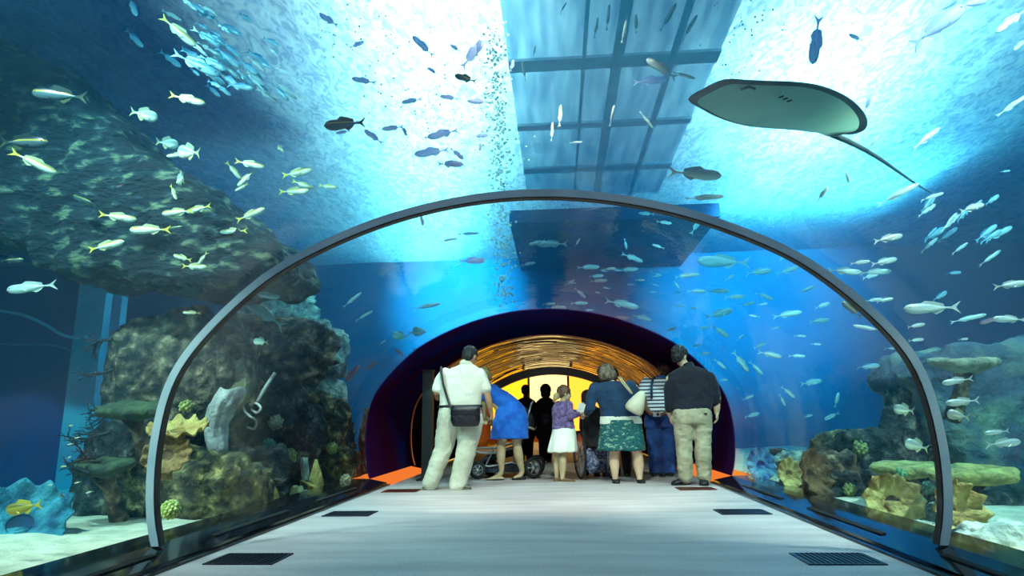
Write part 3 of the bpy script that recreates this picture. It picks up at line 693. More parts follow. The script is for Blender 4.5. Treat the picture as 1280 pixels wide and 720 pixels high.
# small growth on the left and right reefs
gr = [mat('growth a', srgb(110, 112, 60), srgb(190, 184, 110), 10, .8, bump=.6), mat('growth b', srgb(40, 92, 84), srgb(96, 160, 140), 10, .8, bump=.6), mat('growth c', srgb(150, 120, 90), srgb(222, 200, 160), 10, .8, bump=.6), mat('growth d', srgb(120, 50, 44), srgb(176, 96, 74), 10, .8, bump=.6)]
for a in ((300, 590, 9, 6.9, 0, 'olive coral tuft at foot of the shadowed rock, left reef'), (350, 596, 8, 7.6, 1, 'teal coral tuft between the finger corals and horn coral'), (362, 570, 9, 7.9, 0, 'olive coral tuft above the cream stub coral'),
          (262, 610, 8, 6.0, 3, 'reddish coral tuft left of the white star shaped coral'), (345, 528, 9, 7.6, 2, 'cream coral tuft right of the pink curled coral'), (300, 470, 9, 7.4, 2, 'cream coral tuft high on the left reef ledge'),
          (262, 470, 8, 6.8, 2, 'cream coral tuft on the square boulder beside ring'), (232, 508, 8, 5.6, 0, 'olive coral tuft just above the jutting cup coral'), (366, 500, 9, 8.4, 1, 'teal coral tuft left of the mottled rock knob'), (336, 556, 8, 7.5, 1, 'teal coral tuft below the pink curled coral'),
          (246, 596, 9, 5.9, 1, 'teal coral tuft left of the pale vase sponge foot'), (415, 560, 7, 8.6, 0, 'olive coral tuft on the teal rock by the blue gap'), (432, 600, 7, 8.3, 2, 'cream coral tuft low beside the bushy rock'), (400, 545, 7, 8.6, 1, 'teal coral tuft above the bushy rock'),
          (1075, 560, 9, 7.3, 0, 'olive coral tuft on the hollow rock at right'), (1046, 575, 8, 7.4, 1, 'teal coral tuft left of hollow rock at right'), (1090, 640, 8, 6.3, 2, 'cream coral tuft at the kerb left of the open cup coral'), (1005, 612, 7, 7.9, 2, 'cream coral tuft at the kerb below brown fan coral'),
          (1160, 610, 8, 5.8, 1, 'teal coral tuft between the two large cup corals'), (1062, 612, 8, 6.9, 0, 'yellowish coral tuft low in the right reef middle')):
    knobs(a[5], a[0], a[1], a[2], a[3], gr[a[4]], 26, .24, a[0], 'coral_tuft')
# ------------------------------------------------------------------ fish
def fish_geo(h, th, tail=.2, fork=.6, dorsal=.35, nseg=14, nr=10, snout=0.0, bend=.0):
    """unit-length fish along +x (nose at +.5); returns body, fins"""
    body = MB(); rings = []
    def cy(x): return bend*math.sin((x+.1)*2.6)
    x0, x1 = -.5+tail, .5
    for i in range(nseg+1):
        t = i/nseg; x = x1+(x0-x1)*t
        e = (math.sin(PI*min(1, t*1.02)**.62))**.85 if t < .97 else 0
        hh = h*max(.16 if t > .5 else .04, e)*.5; ww = th*max(.10 if t > .5 else .04, e)*.5
        zc = -h*.04*math.sin(PI*t)+snout*(1-t)**3
        rings.append([(x, cy(x)+ww*math.cos(2*PI*j/nr), zc+hh*math.sin(2*PI*j/nr)) for j in range(nr)])
    body.loft(rings)
    def fin(pts, t_=.012):
        n = len(pts); V = [(x, cy(x)+t_/2, z) for x, z in pts]+[(x, cy(x)-t_/2, z) for x, z in pts]
        return MB().add(V, [tuple(range(n)), tuple(range(2*n-1, n-1, -1))]+[(i, (i+1) % n, n+(i+1) % n, n+i) for i in range(n)])
    a = h*.09
    tailf = fin([(x0+.02, a), (x0-.06, a*1.3), (-.5, h*fork), (-.5+tail*.42, 0), (-.5, -h*fork), (x0-.06, -a*1.3), (x0+.02, -a)])
    dors = fin([(.2, h*.40), (.1, h*.5+dorsal*h*.6), (-.02, h*.5+dorsal*h*.35), (-.2, h*.30+dorsal*h*.3), (x0+.08, h*.12), (0, h*.3)])
    anal = fin([(.0, -h*.42), (-.08, -h*.5-dorsal*h*.3), (-.18, -h*.3-dorsal*h*.15), (x0+.08, -h*.12), (-.05, -h*.25)])
    pec = []
    for s_ in (-1, 1):
        pec.append(MB()); pec[-1].add([(.22, s_*th*.42, -h*.06), (.08, s_*th*.95, -h*.30), (.02, s_*th*.85, -h*.40), (.14, s_*th*.40, -h*.18), (.21, s_*th*.43, -h*.10), (.08, s_*th*.9, -h*.34)], [(0, 1, 5, 4), (1, 2, 5), (2, 3, 4, 5), (0, 3, 2, 1), (0, 4, 3)])
    return body, tailf, dors, anal, pec
def fishmat(name, back, belly, rough=.3, metal=.08, stripe=None, mid=0.0, w=.04, emi=0):
    m, nt, N, L = newmat(name)
    o = N.new('ShaderNodeOutputMaterial'); b = N.new('ShaderNodeBsdfPrincipled'); L.new(b.outputs[0], o.inputs[0])
    tc = N.new('ShaderNodeTexCoord'); sp = N.new('ShaderNodeSeparateXYZ'); L.new(tc.outputs['Object'], sp.inputs[0])
    mr = N.new('ShaderNodeMapRange'); mr.inputs[1].default_value = -.12; mr.inputs[2].default_value = .12; L.new(sp.outputs[2], mr.inputs[0])
    st = [(.30, belly), (.62, back)] if not stripe else [(.3, belly), (.55, belly), (.60, stripe), (.68, stripe), (.74, back)]
    r = ramp(N, st); L.new(mr.outputs[0], r.inputs[0]); L.new(r.outputs[0], b.inputs['Base Color'])
    b.inputs['Roughness'].default_value = rough; b.inputs['Metallic'].default_value = metal
    if emi:   # thin pale flesh lets light through
        tl = N.new('ShaderNodeBsdfTranslucent'); mx = N.new('ShaderNodeMixShader'); mx.inputs[0].default_value = emi
        L.new(r.outputs[0], tl.inputs[0]); L.new(b.outputs[0], mx.inputs[1]); L.new(tl.outputs[0], mx.inputs[2]); L.new(mx.outputs[0], o.inputs[0])
    return m
eye_m = mat('fish eye black', srgb(5, 5, 8), rough=.1)
yel = mat('yellow tail fin', srgb(226, 206, 70), rough=.5)
KIND = {
 'silver': dict(g=(.20, .13, .2, .55, .3), m=fishmat('silver fish', srgb(176, 190, 192), srgb(246, 246, 240), emi=.25), f=fishmat('silver fin', srgb(170, 180, 180), srgb(200, 205, 200)), t=None, c='silver fish'),
 'yellowtail': dict(g=(.21, .13, .2, .5, .3), m=fishmat('yellowtail fish', srgb(110, 120, 100), srgb(240, 238, 220), stripe=srgb(220, 200, 90)), f=fishmat('pale fin', srgb(190, 190, 150), srgb(200, 200, 160)), t=yel, c='yellow tailed fish'),
 'dark': dict(g=(.26, .15, .2, .5, .35), m=fishmat('dark fish', srgb(18, 34, 48), srgb(70, 92, 100), .35, .2, srgb(150, 140, 60)), f=fishmat('dark fin', srgb(30, 44, 44), srgb(60, 70, 50)), t=None, c='dark fish'),
 'deep': dict(g=(.50, .16, .2, .42, .3), m=fishmat('deep bodied fish', srgb(150, 165, 160), srgb(235, 235, 215)), f=fishmat('deep fin', srgb(150, 160, 140), srgb(200, 200, 150)), t=None, c='round fish'),
 'grey': dict(g=(.22, .14, .2, .5, .3), m=fishmat('grey fish', srgb(200, 204, 236), srgb(220, 224, 244), .5, 0, emi=.75), f=fishmat('grey fin', srgb(200, 204, 236), srgb(220, 224, 244), emi=.75), t=None, c='blue grey fish'),
 'slim': dict(g=(.13, .09, .18, .5, .25), m=fishmat('slim white fish', srgb(200, 214, 216), srgb(250, 250, 246), emi=.35), f=fishmat('slim fin', srgb(190, 205, 205), srgb(210, 220, 215)), t=None, c='slim white fish'),
 'blue': dict(g=(.20, .12, .2, .5, .3), m=fishmat('blue fish', srgb(130, 190, 215), srgb(210, 236, 240), emi=.4), f=fishmat('blue fin', srgb(60, 130, 170), srgb(120, 180, 200)), t=None, c='blue fish'),
 'yellow': dict(g=(.34, .15, .2, .42, .3), m=fishmat('yellow fish', srgb(130, 120, 50), srgb(190, 170, 70), .5, .0, srgb(200, 180, 60)), f=yel, t=yel, c='yellow fish'),
 'pink': dict(g=(.2, .12, .2, .5, .3), m=fishmat('pinkish fish', srgb(150, 70, 90), srgb(220, 150, 150), .5, 0), f=fishmat('pink fin', srgb(150, 80, 90), srgb(190, 120, 120)), t=None, c='pinkish fish'),
}
for k, d in KIND.items():
    for bi, bend in enumerate((.0, .045, -.045)):
        b, t, do, an, pe = fish_geo(*d['g'], bend=bend)
        d[('parts', bi)] = []
        for nm, g, m_, sm in (('body', b, d['m'], True), ('tail_fin', t, d['t'] or d['f'], False), ('dorsal_fin', do, d['f'], False), ('anal_fin', an, d['f'], False), ('pectoral_fin', pe[0], d['f'], False), ('pectoral_fin', pe[1], d['f'], False)):
            me = bpy.data.meshes.new(k+'_'+nm); me.from_pydata(g.V, [], g.F); me.update()
            bm = bmesh.new(); bm.from_mesh(me); bmesh.ops.recalc_face_normals(bm, faces=bm.faces); bm.to_mesh(me); bm.free()
            me.materials.append(m_)
            if sm:
                for p in me.polygons: p.use_smooth = True
            d[('parts', bi)].append((nm, me))
        for s_ in (-1, 1):
            e = MB(); e.ell((.40, s_*d['g'][1]*.30+bend*1.0, d['g'][0]*.09), (.018, .012, .018), None, 6, 5)
            me = bpy.data.meshes.new(k+'_eye'); me.from_pydata(e.V, [], e.F); me.materials.append(eye_m); d[('parts', bi)].append(('eye', me))
        # one joined mesh for far fish
        J = MB(); mi = []
        for q, g in enumerate((b, t, do, an, pe[0], pe[1])):
            J.add(g.V, g.F); mi += [0 if q == 0 else (1 if q == 1 else 2)]*len(g.F)
        me = bpy.data.meshes.new(k+'_fish'); me.from_pydata(J.V, [], J.F); me.update()
        for m_ in (d['m'], d['t'] or d['f'], d['f']): me.materials.append(m_)
        for p, q in zip(me.polygons, mi): p.material_index = q; p.use_smooth = q == 0
        d[('joined', bi)] = me
rf = random.Random(11)
FISH = []
def fishes(px, py, ln, ang, kind='silver', label=None, Y=None, roll=0, yaw=None, zone=None):
    """a fish seen at (px,py), ln pixels long, nose pointing at ang degrees in the picture"""
    if Y is None: Y = rf.uniform(5.5, 8)
    for it in range(12):
        P = aty(px, py, Y)
        if P.z > 5.1: Y *= .93; continue
        inside = P.z < 2.6 and abs(P.x) < 2.75 and P.y < 18.4
        if inside: Y += .5; continue
        break
    s = pxs(P); L_ = ln*s
    a = math.radians(ang); yw = rf.uniform(-.35, .35) if yaw is None else yaw
    X = (RT*math.cos(a)+UP*math.sin(a)); X = (X*math.cos(yw)+FW*math.sin(yw)).normalized(); L_ /= max(.5, math.cos(yw))
    Z = UP if abs(X.dot(UP)) < .86 else (RT if X.dot(RT) <= 0 else RT)
    Z = (Z - X*Z.dot(X)).normalized(); 
    if roll: Z = Matrix.Rotation(math.radians(roll), 3, X) @ Z
    Yv = Z.cross(X)
    Mx = Matrix((X, Yv, Z)).transposed().to_4x4(); Mx.translation = P
    Mx = Mx @ Matrix.Diagonal((L_, L_, L_, 1))
    d = KIND[kind]; bi = rf.randrange(3)
    if ln >= 24:
        parts = d[('parts', bi)]
        o = bpy.data.objects.new('fish', None); COL.objects.link(o); o.matrix_world = Mx
        for nm, me in parts:
            c = bpy.data.objects.new(nm, me); COL.objects.link(c); c.parent = o
    else:
        o = bpy.data.objects.new('fish', d[('joined', bi)]); COL.objects.link(o); o.matrix_world = Mx
    o['category'] = 'fish'
    FISH.append((o, px, py, ln, ang, kind, label, zone))
    return o
def heading(a):
    a = a % 360
    if a < 12 or a > 348: return 'facing right'
    if 168 < a < 192: return 'facing left'
    if a < 72: return 'climbing right'
    if a < 108: return 'nose up'
    if a <= 168: return 'climbing left'
    if a < 252: return 'diving left'
    if a < 288: return 'nose down'
    return 'diving right'
f = fishes
# far left, upper
f(75, 119, 66, 176, 'dark', 'large dark fish with yellow back line in front of the overhang rock', 4.6, yaw=0)
f(30, 178, 66, -2, 'dark', 'large dark blue fish with pale rim entering at the left edge', 4.4, yaw=0)
f(42, 203, 52, -28, 'yellowtail', 'pale brown fish right below the dark blue fish at left edge', 4.7, yaw=.3)
f(180, 143, 27, -8, 'deep', 'small stubby striped fish alone above the overhang rock', 5, yaw=.5)
f(168, 48, 34, -45, 'blue', None, 6.5, zone='A'); f(166, 8, 34, -62, 'blue', None, 6.5, zone='A')
f(223, 39, 50, -40, 'yellowtail', 'white fish with bent body at the left edge of streaking blue school', 5, yaw=.2)
f(234, 124, 46, -14, 'yellowtail', 'bright white fish with yellow tail below the streaking blue school', 5, yaw=.1)
f(209, 179, 15, 0, 'deep', None, 5.5, yaw=1.0, zone='B'); f(236, 190, 34, 172, 'deep', 'plump grey fish overlapping another above the overhang rock', 5, yaw=.3); f(222, 194, 24, 190, 'yellowtail', None, 5.3, zone='B')
f(226, 223, 20, 180, 'deep', None, 5.4, yaw=.9, zone='B'); f(217, 240, 24, -55, 'yellowtail', None, 5.4, zone='B')
f(312, 205, 38, -12, 'yellowtail', None, 5.5, zone='B'); f(292, 213, 26, -52, 'yellowtail', None, 5.6, zone='B'); f(307, 223, 30, 218, 'yellowtail', None, 5.6, zone='B'); f(302, 234, 20, 205, 'yellowtail', None, 5.8, zone='B')
f(351, 186, 18, 140, 'yellowtail', None, 6, yaw=.8, zone='B'); f(378, 169, 15, 30, 'grey', None, 5.6, zone='B')
f(371, 216, 42, 7, 'yellowtail', None, 5.8, zone='B'); f(379, 231, 28, -20, 'yellowtail', None, 6, zone='B'); f(367, 239, 40, 0, 'yellowtail', None, 5.9, zone='B'); f(410, 233, 26, -8, 'yellowtail', None, 6.2, zone='B')
f(222, 265, 42, 185, 'yellowtail', 'long white fish above the ring side rocks, overlapped at its tail', 5, yaw=.1); f(248, 261, 36, 192, 'yellowtail', 'yellow tailed fish overlapping the long white fish ahead of it', 5.3, yaw=.1)
f(313, 268, 40, 22, 'yellowtail', None, 5.4, zone='C'); f(292, 289, 36, 182, 'yellowtail', None, 5.4, zone='C'); f(278, 312, 22, 218, 'slim', None, 6, zone='C')
f(188, 287, 52, 180, 'yellowtail', 'bright yellow tailed fish facing left beneath the long white fish', 4.9, yaw=.1); f(222, 284, 24, 190, 'dark', None, 5.6, zone='C')
f(147, 271, 46, -8, 'yellowtail', 'dark backed yellow tailed fish facing right under the overhang', 4.9, yaw=.1); f(133, 307, 46, 14, 'yellowtail', 'dark backed yellow tailed fish swimming up right under the overhang', 4.9, yaw=.1)
f(15, 325, 26, 3, 'dark', 'small dark green fish at left edge under the overhang', 5, yaw=.1); f(40, 359, 60, 187, 'silver', 'big silver fish facing left in front of the blue recess', 4.8, yaw=0)
f(228, 322, 28, 165, 'yellowtail', None, 5.5, zone='C'); f(243, 333, 34, -2, 'yellowtail', None, 5.5, zone='C'); f(253, 323, 20, 232, 'yellowtail', None, 5.7, zone='C')
f(30, 634, 46, 190, 'yellow', 'yellow fish in front of the big blue ruffled coral', 4.1, yaw=.1)
f(240, 391, 20, 176, 'yellowtail', 'small cream fish just above the square topped boulder', 5.2)
f(150, 232, 11, 200, 'pink', 'tiny reddish fish against the overhang rock', 5.3); f(106, 250, 36, 160, 'dark', 'faint grey fish resting against lower face of overhang rock', 5.6, yaw=.1)
for q in ((88, 532), (97, 547), (88, 555), (86, 572), (97, 603), (112, 615), (79, 583), (62, 606)): f(q[0], q[1], 8 if q[0] != 79 else 11, rf.choice((10, 190, 30)), 'yellowtail', None, 5.0, zone='D')
f(78, 621, 13, 140, 'dark', None, 5, zone='D')
# above the ring, in the bright water
for a in ((446, 56, 21, 15), (411, 25, 30, 145), (455, 101, 30, 172), (529, 58, 34, 140), (569, 60, 18, 140), (541, 89, 17, 140), (590, 68, 46, 60), (429, 165, 18, 195), (467, 171, 28, 143), (491, 160, 27, 188), (505, 163, 17, -62), (515, 126, 26, 190), (554, 167, 40, 196), (562, 122, 24, 172), (598, 127, 28, 180),
          (540, 190, 44, 190), (571, 192, 22, -40), (563, 205, 33, 4), (600, 170, 20, 6), (528, 278, 18, 100), (575, 205, 16, 150), (600, 185, 14, 90), (590, 326, 34, 1), (445, 153, 14, 5), (640, 82, 18, 75), (598, 60, 22, 80)):
    f(*a, 'grey', None, rf.uniform(4.6, 5.8), zone='E')
f(582, 98, 30, 160, 'dark', 'plump dark green fish in the bright water above the ring', 4.5, yaw=.1); f(431, 155, 54, 183, 'dark', 'long dark fish with yellow tail in the bright water above ring', 4.6, yaw=.1)
# under the deck
f(827, 86, 46, 140, 'silver', 'white rimmed fish in front of the deck beams', 4.8, yaw=.3); f(855, 94, 30, -18, 'slim', None, 5, zone='F'); f(812, 101, 44, 8, 'grey', 'shadowy grey blue fish behind the white rimmed fish', 5.4, yaw=.1)
for a in ((765, 145, 26, 80), (808, 150, 28, -45), (720, 178, 18, 10), (704, 10, 16, 60), (668, 64, 14, 80), (745, 35, 26, 80), (760, 22, 30, 85), (780, 40, 26, 80), (795, 30, 30, 85), (835, 22, 40, 60), (862, 35, 40, 60), (700, 145, 30, 85), (690, 165, 26, 85), (655, 90, 26, 100)): f(*a, 'slim', None, rf.uniform(5, 6), zone='F')
f(869, 217, 72, -2, 'silver', 'long silver fish just above the crown of ring, right of centre', 4.6, yaw=.1); f(880, 247, 50, 4, 'slim', 'faint pale fish touching the top of the ring, right of centre', 5, yaw=.1)
# upper right
f(1020, 50, 60, 265, 'grey', 'tall blue grey fish hanging nose down above the stingray', 4.8, yaw=.1)
for a in ((1076, 15, 19, 125), (1070, 47, 22, 165), (1107, 28, 24, 62), (1084, 131, 20, 68), (1180, 8, 40, 30)): f(*a, 'grey', None, rf.uniform(4.6, 5.4), zone='G')
f(1172, 33, 84, 38, 'grey', 'largest blue grey fish at top right, its long tail trailing down left', 4.5, yaw=.1); f(1215, 4, 44, 16, 'grey', 'dark blue grey fish cut by the top edge at right', 4.5, yaw=.1)
f(1265, 25, 48, 218, 'silver', None, 5, zone='G'); f(1276, 55, 28, 220, 'silver', None, 5.2, zone='G'); f(1265, 132, 40, 38, 'slim', None, 5.4, zone='G')
f(1158, 173, 50, 36, 'slim', 'thin white fish right of the stingray tip, above its tail', 5, yaw=.2); f(1058, 217, 24, -60, 'silver', None, 5.2, yaw=.6, zone='G'); f(1028, 243, 22, 58, 'silver', None, 5.2, zone='G'); f(1092, 178, 28, 45, 'slim', None, 5.6, zone='G')
f(1215, 260, 38, 16, 'silver', 'plump white fish below and right of the stingray tail tip', 5, yaw=.1); f(1110, 298, 40, 12, 'silver', 'plump white fish above the right shoulder of the ring', 5, yaw=.1); f(1122, 243, 58, 28, 'slim', None, 5.5, zone='H'); f(1165, 246, 34, 18, 'slim', None, 5.7, zone='H')
f(1257, 214, 14, 5, 'blue', None, 5.2, zone='H'); f(1240, 250, 26, 30, 'blue', None, 5.6, zone='H')
for k in range(15): f(1165+rf.uniform(-15, 85), 325-rf.uniform(0, 60)-(k % 4)*6, rf.uniform(22, 38), rf.uniform(28, 44), rf.choice(('blue', 'slim')), None, rf.uniform(5.8, 7), zone='H')
# right, outside ring
f(1165, 385, 68, 182, 'silver', 'long silver fish facing left outside ring at right, above the shelf', 5.1, yaw=0); f(1262, 356, 42, 8, 'silver', 'silver fish cut by the right edge, higher one', 4.8, yaw=.1); f(1262, 399, 42, 178, 'silver', 'silver fish cut by the right edge, lower one', 4.9, yaw=.1)
f(1203, 502, 46, 184, 'silver', 'silver fish facing left just outside the ring, above a round fish', 4.7, yaw=0); f(1198, 519, 26, 170, 'deep', 'round cream fish touching the outside of the ring', 4.6, yaw=.1); f(1197, 476, 38, 190, 'silver', 'silver fish facing down left beneath the shelf edge', 4.9, yaw=0)
f(1246, 540, 30, 188, 'silver', 'upper of the two forked tail silver fish in the right cliff shade', 5, yaw=.1); f(1254, 554, 48, 4, 'silver', 'lower of the two forked tail silver fish in the right cliff shade', 4.9, yaw=.1)
f(1130, 512, 26, 172, 'deep', 'round white fish just inside the ring at right', 5.6, yaw=.1); f(1146, 557, 28, 165, 'deep', 'round silver fish below the other round fish inside the ring', 5.6, yaw=.1)
f(1065, 387, 30, 138, 'dark', 'dark bent fish beside the right shoulder of the ring, inside', 6, yaw=.1)
for a in ((1085, 410, 34, 170, 'slim'), (1145, 407, 22, 12, 'silver'), (1145, 425, 20, 6, 'silver'), (1204, 424, 14, 4, 'silver'), (1192, 341, 20, 4, 'blue'), (1210, 398, 40, 16, 'slim'), (1094, 340, 34, 4, 'silver'), (1055, 339, 40, -4, 'silver'), (1075, 328, 22, 8, 'silver'), (1105, 327, 36, 12, 'silver'), (1088, 345, 26, 14, 'silver'), (1106, 375, 22, 12, 'silver'), (1073, 384, 18, 0, 'deep'), (1092, 375, 20, 8, 'silver'), (1175, 370, 26, 26, 'blue'), (1240, 400, 26, 200, 'pink'), (1117, 435, 22, 6, 'blue'), (1085, 458, 32, 4, 'blue')):
    f(a[0], a[1], a[2], a[3], a[4], None, rf.uniform(5.6, 7.5), zone='I')
# inside the ring, right: cyan water school
for a in ((905, 327, 70, 178), (948, 340, 34, 8), (862, 344, 24, 6), (897, 364, 26, 2), (870, 364, 24, 0), (918, 371, 26, 2), (955, 370, 24, -22), (912, 347, 16, 30), (1008, 362, 24, 22), (985, 338, 30, 20), (990, 322, 30, 4), (934, 380, 18, 14), (984, 393, 34, 12), (1028, 382, 24, 16), (1024, 401, 28, 6), (953, 380, 14, 10), (943, 395, 14, 170), (899, 392, 40, 14),
          (900, 414, 28, -30), (878, 410, 14, 10), (925, 422, 12, 40), (962, 443, 30, -12), (950, 432, 18, 25), (996, 445, 20, 0), (880, 442, 16, 4), (870, 432, 12, 20), (1014, 478, 32, 6), (1046, 500, 20, 80), (926, 452, 34, -52), (945, 460, 22, -48), (985, 490, 22, -40), (978, 500, 18, -60), (900, 455, 20, -40), (1040, 520, 22, 200), (905, 475, 12, 0), (935, 497, 14, 30), (940, 519, 22, 10), (1000, 420, 14, 0), (1010, 520, 14, 10), (1020, 430, 12, 0), (970, 410, 12, 10)):
    f(*a, 'silver', None, rf.uniform(8.5, 12), zone='J')
# crown, navy water
for a in ((690, 305, 40, 180), (735, 334, 28, 2), (762, 336, 16, 6), (785, 337, 24, 4), (745, 345, 20, 4), (748, 351, 22, 2), (712, 353, 14, 30), (725, 366, 20, -40), (724, 379, 22, 0), (777, 380, 42, -12), (802, 397, 24, -14), (780, 397, 26, 178), (855, 345, 24, 8), (846, 356, 12, -60), (695, 385, 26, 2), (686, 380, 16, 4), (700, 391, 16, 4), (672, 303, 22, 196), (660, 330, 18, 10), (790, 322, 30, -20), (782, 305, 14, -80), (722, 303, 12, 60), (823, 308, 16, 160), (808, 267, 20, 175),
          (830, 278, 18, -10), (870, 282, 26, 60), (820, 345, 10, 0), (865, 385, 12, 5), (850, 382, 12, 0), (838, 412, 16, 20), (800, 350, 12, 0), (815, 365, 10, 4)):
    f(*a, 'silver' if a[0] != 780 else 'pink', None, rf.uniform(8.5, 12), zone='K')
for k in range(14): f(rf.uniform(640, 860), rf.uniform(330, 400), rf.uniform(8, 14), rf.choice((0, 180, 10, 170, -15)), 'blue', None, rf.uniform(10, 14), zone='K')
# inside the ring, left
f(330, 392, 62, 145, 'silver', 'big hazy white fish above the stepped ledge inside the ring', 7.2, yaw=.1); f(331, 369, 36, -8, 'silver', 'silver fish above the big hazy white fish, by the ring', 6.4, yaw=.1)
for a in ((533, 383, 36, 12, 'slim'), (583, 415, 22, 8, 'slim'), (606, 418, 18, 14, 'slim'), (573, 430, 20, 8, 'silver'), (563, 441, 18, 12, 'silver'), (552, 450, 20, 20, 'silver'), (527, 470, 24, 28, 'silver'), (515, 455, 16, 40, 'silver'), (540, 440, 16, 10, 'silver'), (525, 440, 14, 50, 'silver'), (508, 478, 22, 42, 'silver'), (500, 420, 20, 170, 'deep'), (520, 415, 20, 10, 'deep'), (478, 428, 10, 40, 'silver'), (503, 498, 20, 60, 'silver'), (512, 492, 18, 30, 'silver'),
          (525, 412, 18, -20, 'silver'), (519, 437, 14, 4, 'blue'), (470, 520, 12, 80, 'silver'), (345, 350, 30, -14, 'silver'), (326, 427, 18, 175, 'deep'), (560, 300, 24, 10, 'slim'), (585, 292, 26, 4, 'slim'), (455, 395, 26, 30, 'slim'), (440, 375, 30, 40, 'slim')):
    f(*a, None, rf.uniform(8, 11) if a[0] > 420 else 6.6, zone='L')
f(438, 470, 34, 52, 'pink', 'reddish reflection shaped as a fish in the blue gap left of tunnel mouth', 9.5, yaw=.1); f(463, 458, 20, 38, 'pink', 'smaller reddish reflection shaped as a fish beside the slanting one', 9.8); f(500, 441, 18, 140, 'pink', 'pink fish high in the blue gap, left of tunnel mouth', 9.6)  # the first two are the orange tunnel's reflection, put in as fish shapes
# streaking school, upper left
for k in range(58):
    t = rf.random(); x = 215+t*115+rf.uniform(-45, 40); y = 6+t*95+rf.uniform(-42, 46)
    if y < -2 or x < 185 or abs(x-223) < 26 and abs(y-39) < 20: continue
    f(x, y, rf.uniform(16, 40), rf.uniform(-46, -26), rf.choice(('blue', 'blue', 'slim')), None, rf.uniform(5.2, 6.6), zone='A')
for a in ((245, 80, 60, -25), (265, 78, 40, -30), (268, 105, 24, -28), (300, 108, 36, -12), (285, 72, 36, -40)): f(*a, 'blue', None, 5.2, zone='A')
ZN = {'A': ('in upper left streaking school', 'streaking school at upper left'), 'B': ('above the overhang rock', 'loose school above the overhang rock'),
      'C': ('left of the ring shoulder', 'fish left of the ring shoulder'), 'D': ('by the black corals', 'tiny fish by the black corals'),
      'E': ('in bright water above ring', 'school in the bright water'), 'F': ('beneath the pale deck', 'fish beneath the deck'), 'G': ('around the stingray', 'fish around the stingray'),
      'H': ('below the stingray tail tip', 'faint school at right'), 'I': ('near right ring shoulder', 'fish near the right shoulder of the ring'),
      'J': ('in cyan water inside ring', 'school in the cyan water'), 'K': ('in navy water over tunnel', 'school over the dark tunnel'), 'L': ('inside ring above left reef', 'fish inside the ring at left')}
ORD = ['first', 'second', 'third', 'fourth', 'fifth', 'sixth', 'seventh', 'eighth', 'ninth', 'tenth', 'eleventh', 'twelfth', 'thirteenth', 'fourteenth', 'fifteenth', 'sixteenth', 'seventeenth', 'eighteenth', 'nineteenth', 'twentieth']
ORD += ['twenty-'+w for w in ORD[:9]]+['thirtieth']+['thirty-'+w for w in ORD[:9]]+['fortieth']+['forty-'+w for w in ORD[:9]]
grp = {}
for r in FISH:
    o, px, py, ln, ang, kind, label, zone = r
    if label: o['label'] = label; continue
    o['group'] = ZN[zone][1]
    grp.setdefault((zone, KIND[kind]['c'], heading(ang)), []).append(r)
for (zone, c, hd), L_ in grp.items():
    L_.sort(key=lambda r: r[1])
    for i, r in enumerate(L_):
        lb = '%s %s %s' % (c, hd, ZN[zone][0])
        if len(L_) > 1: lb = ORD[i]+' from left, '+lb
        r[0]['label'] = lb
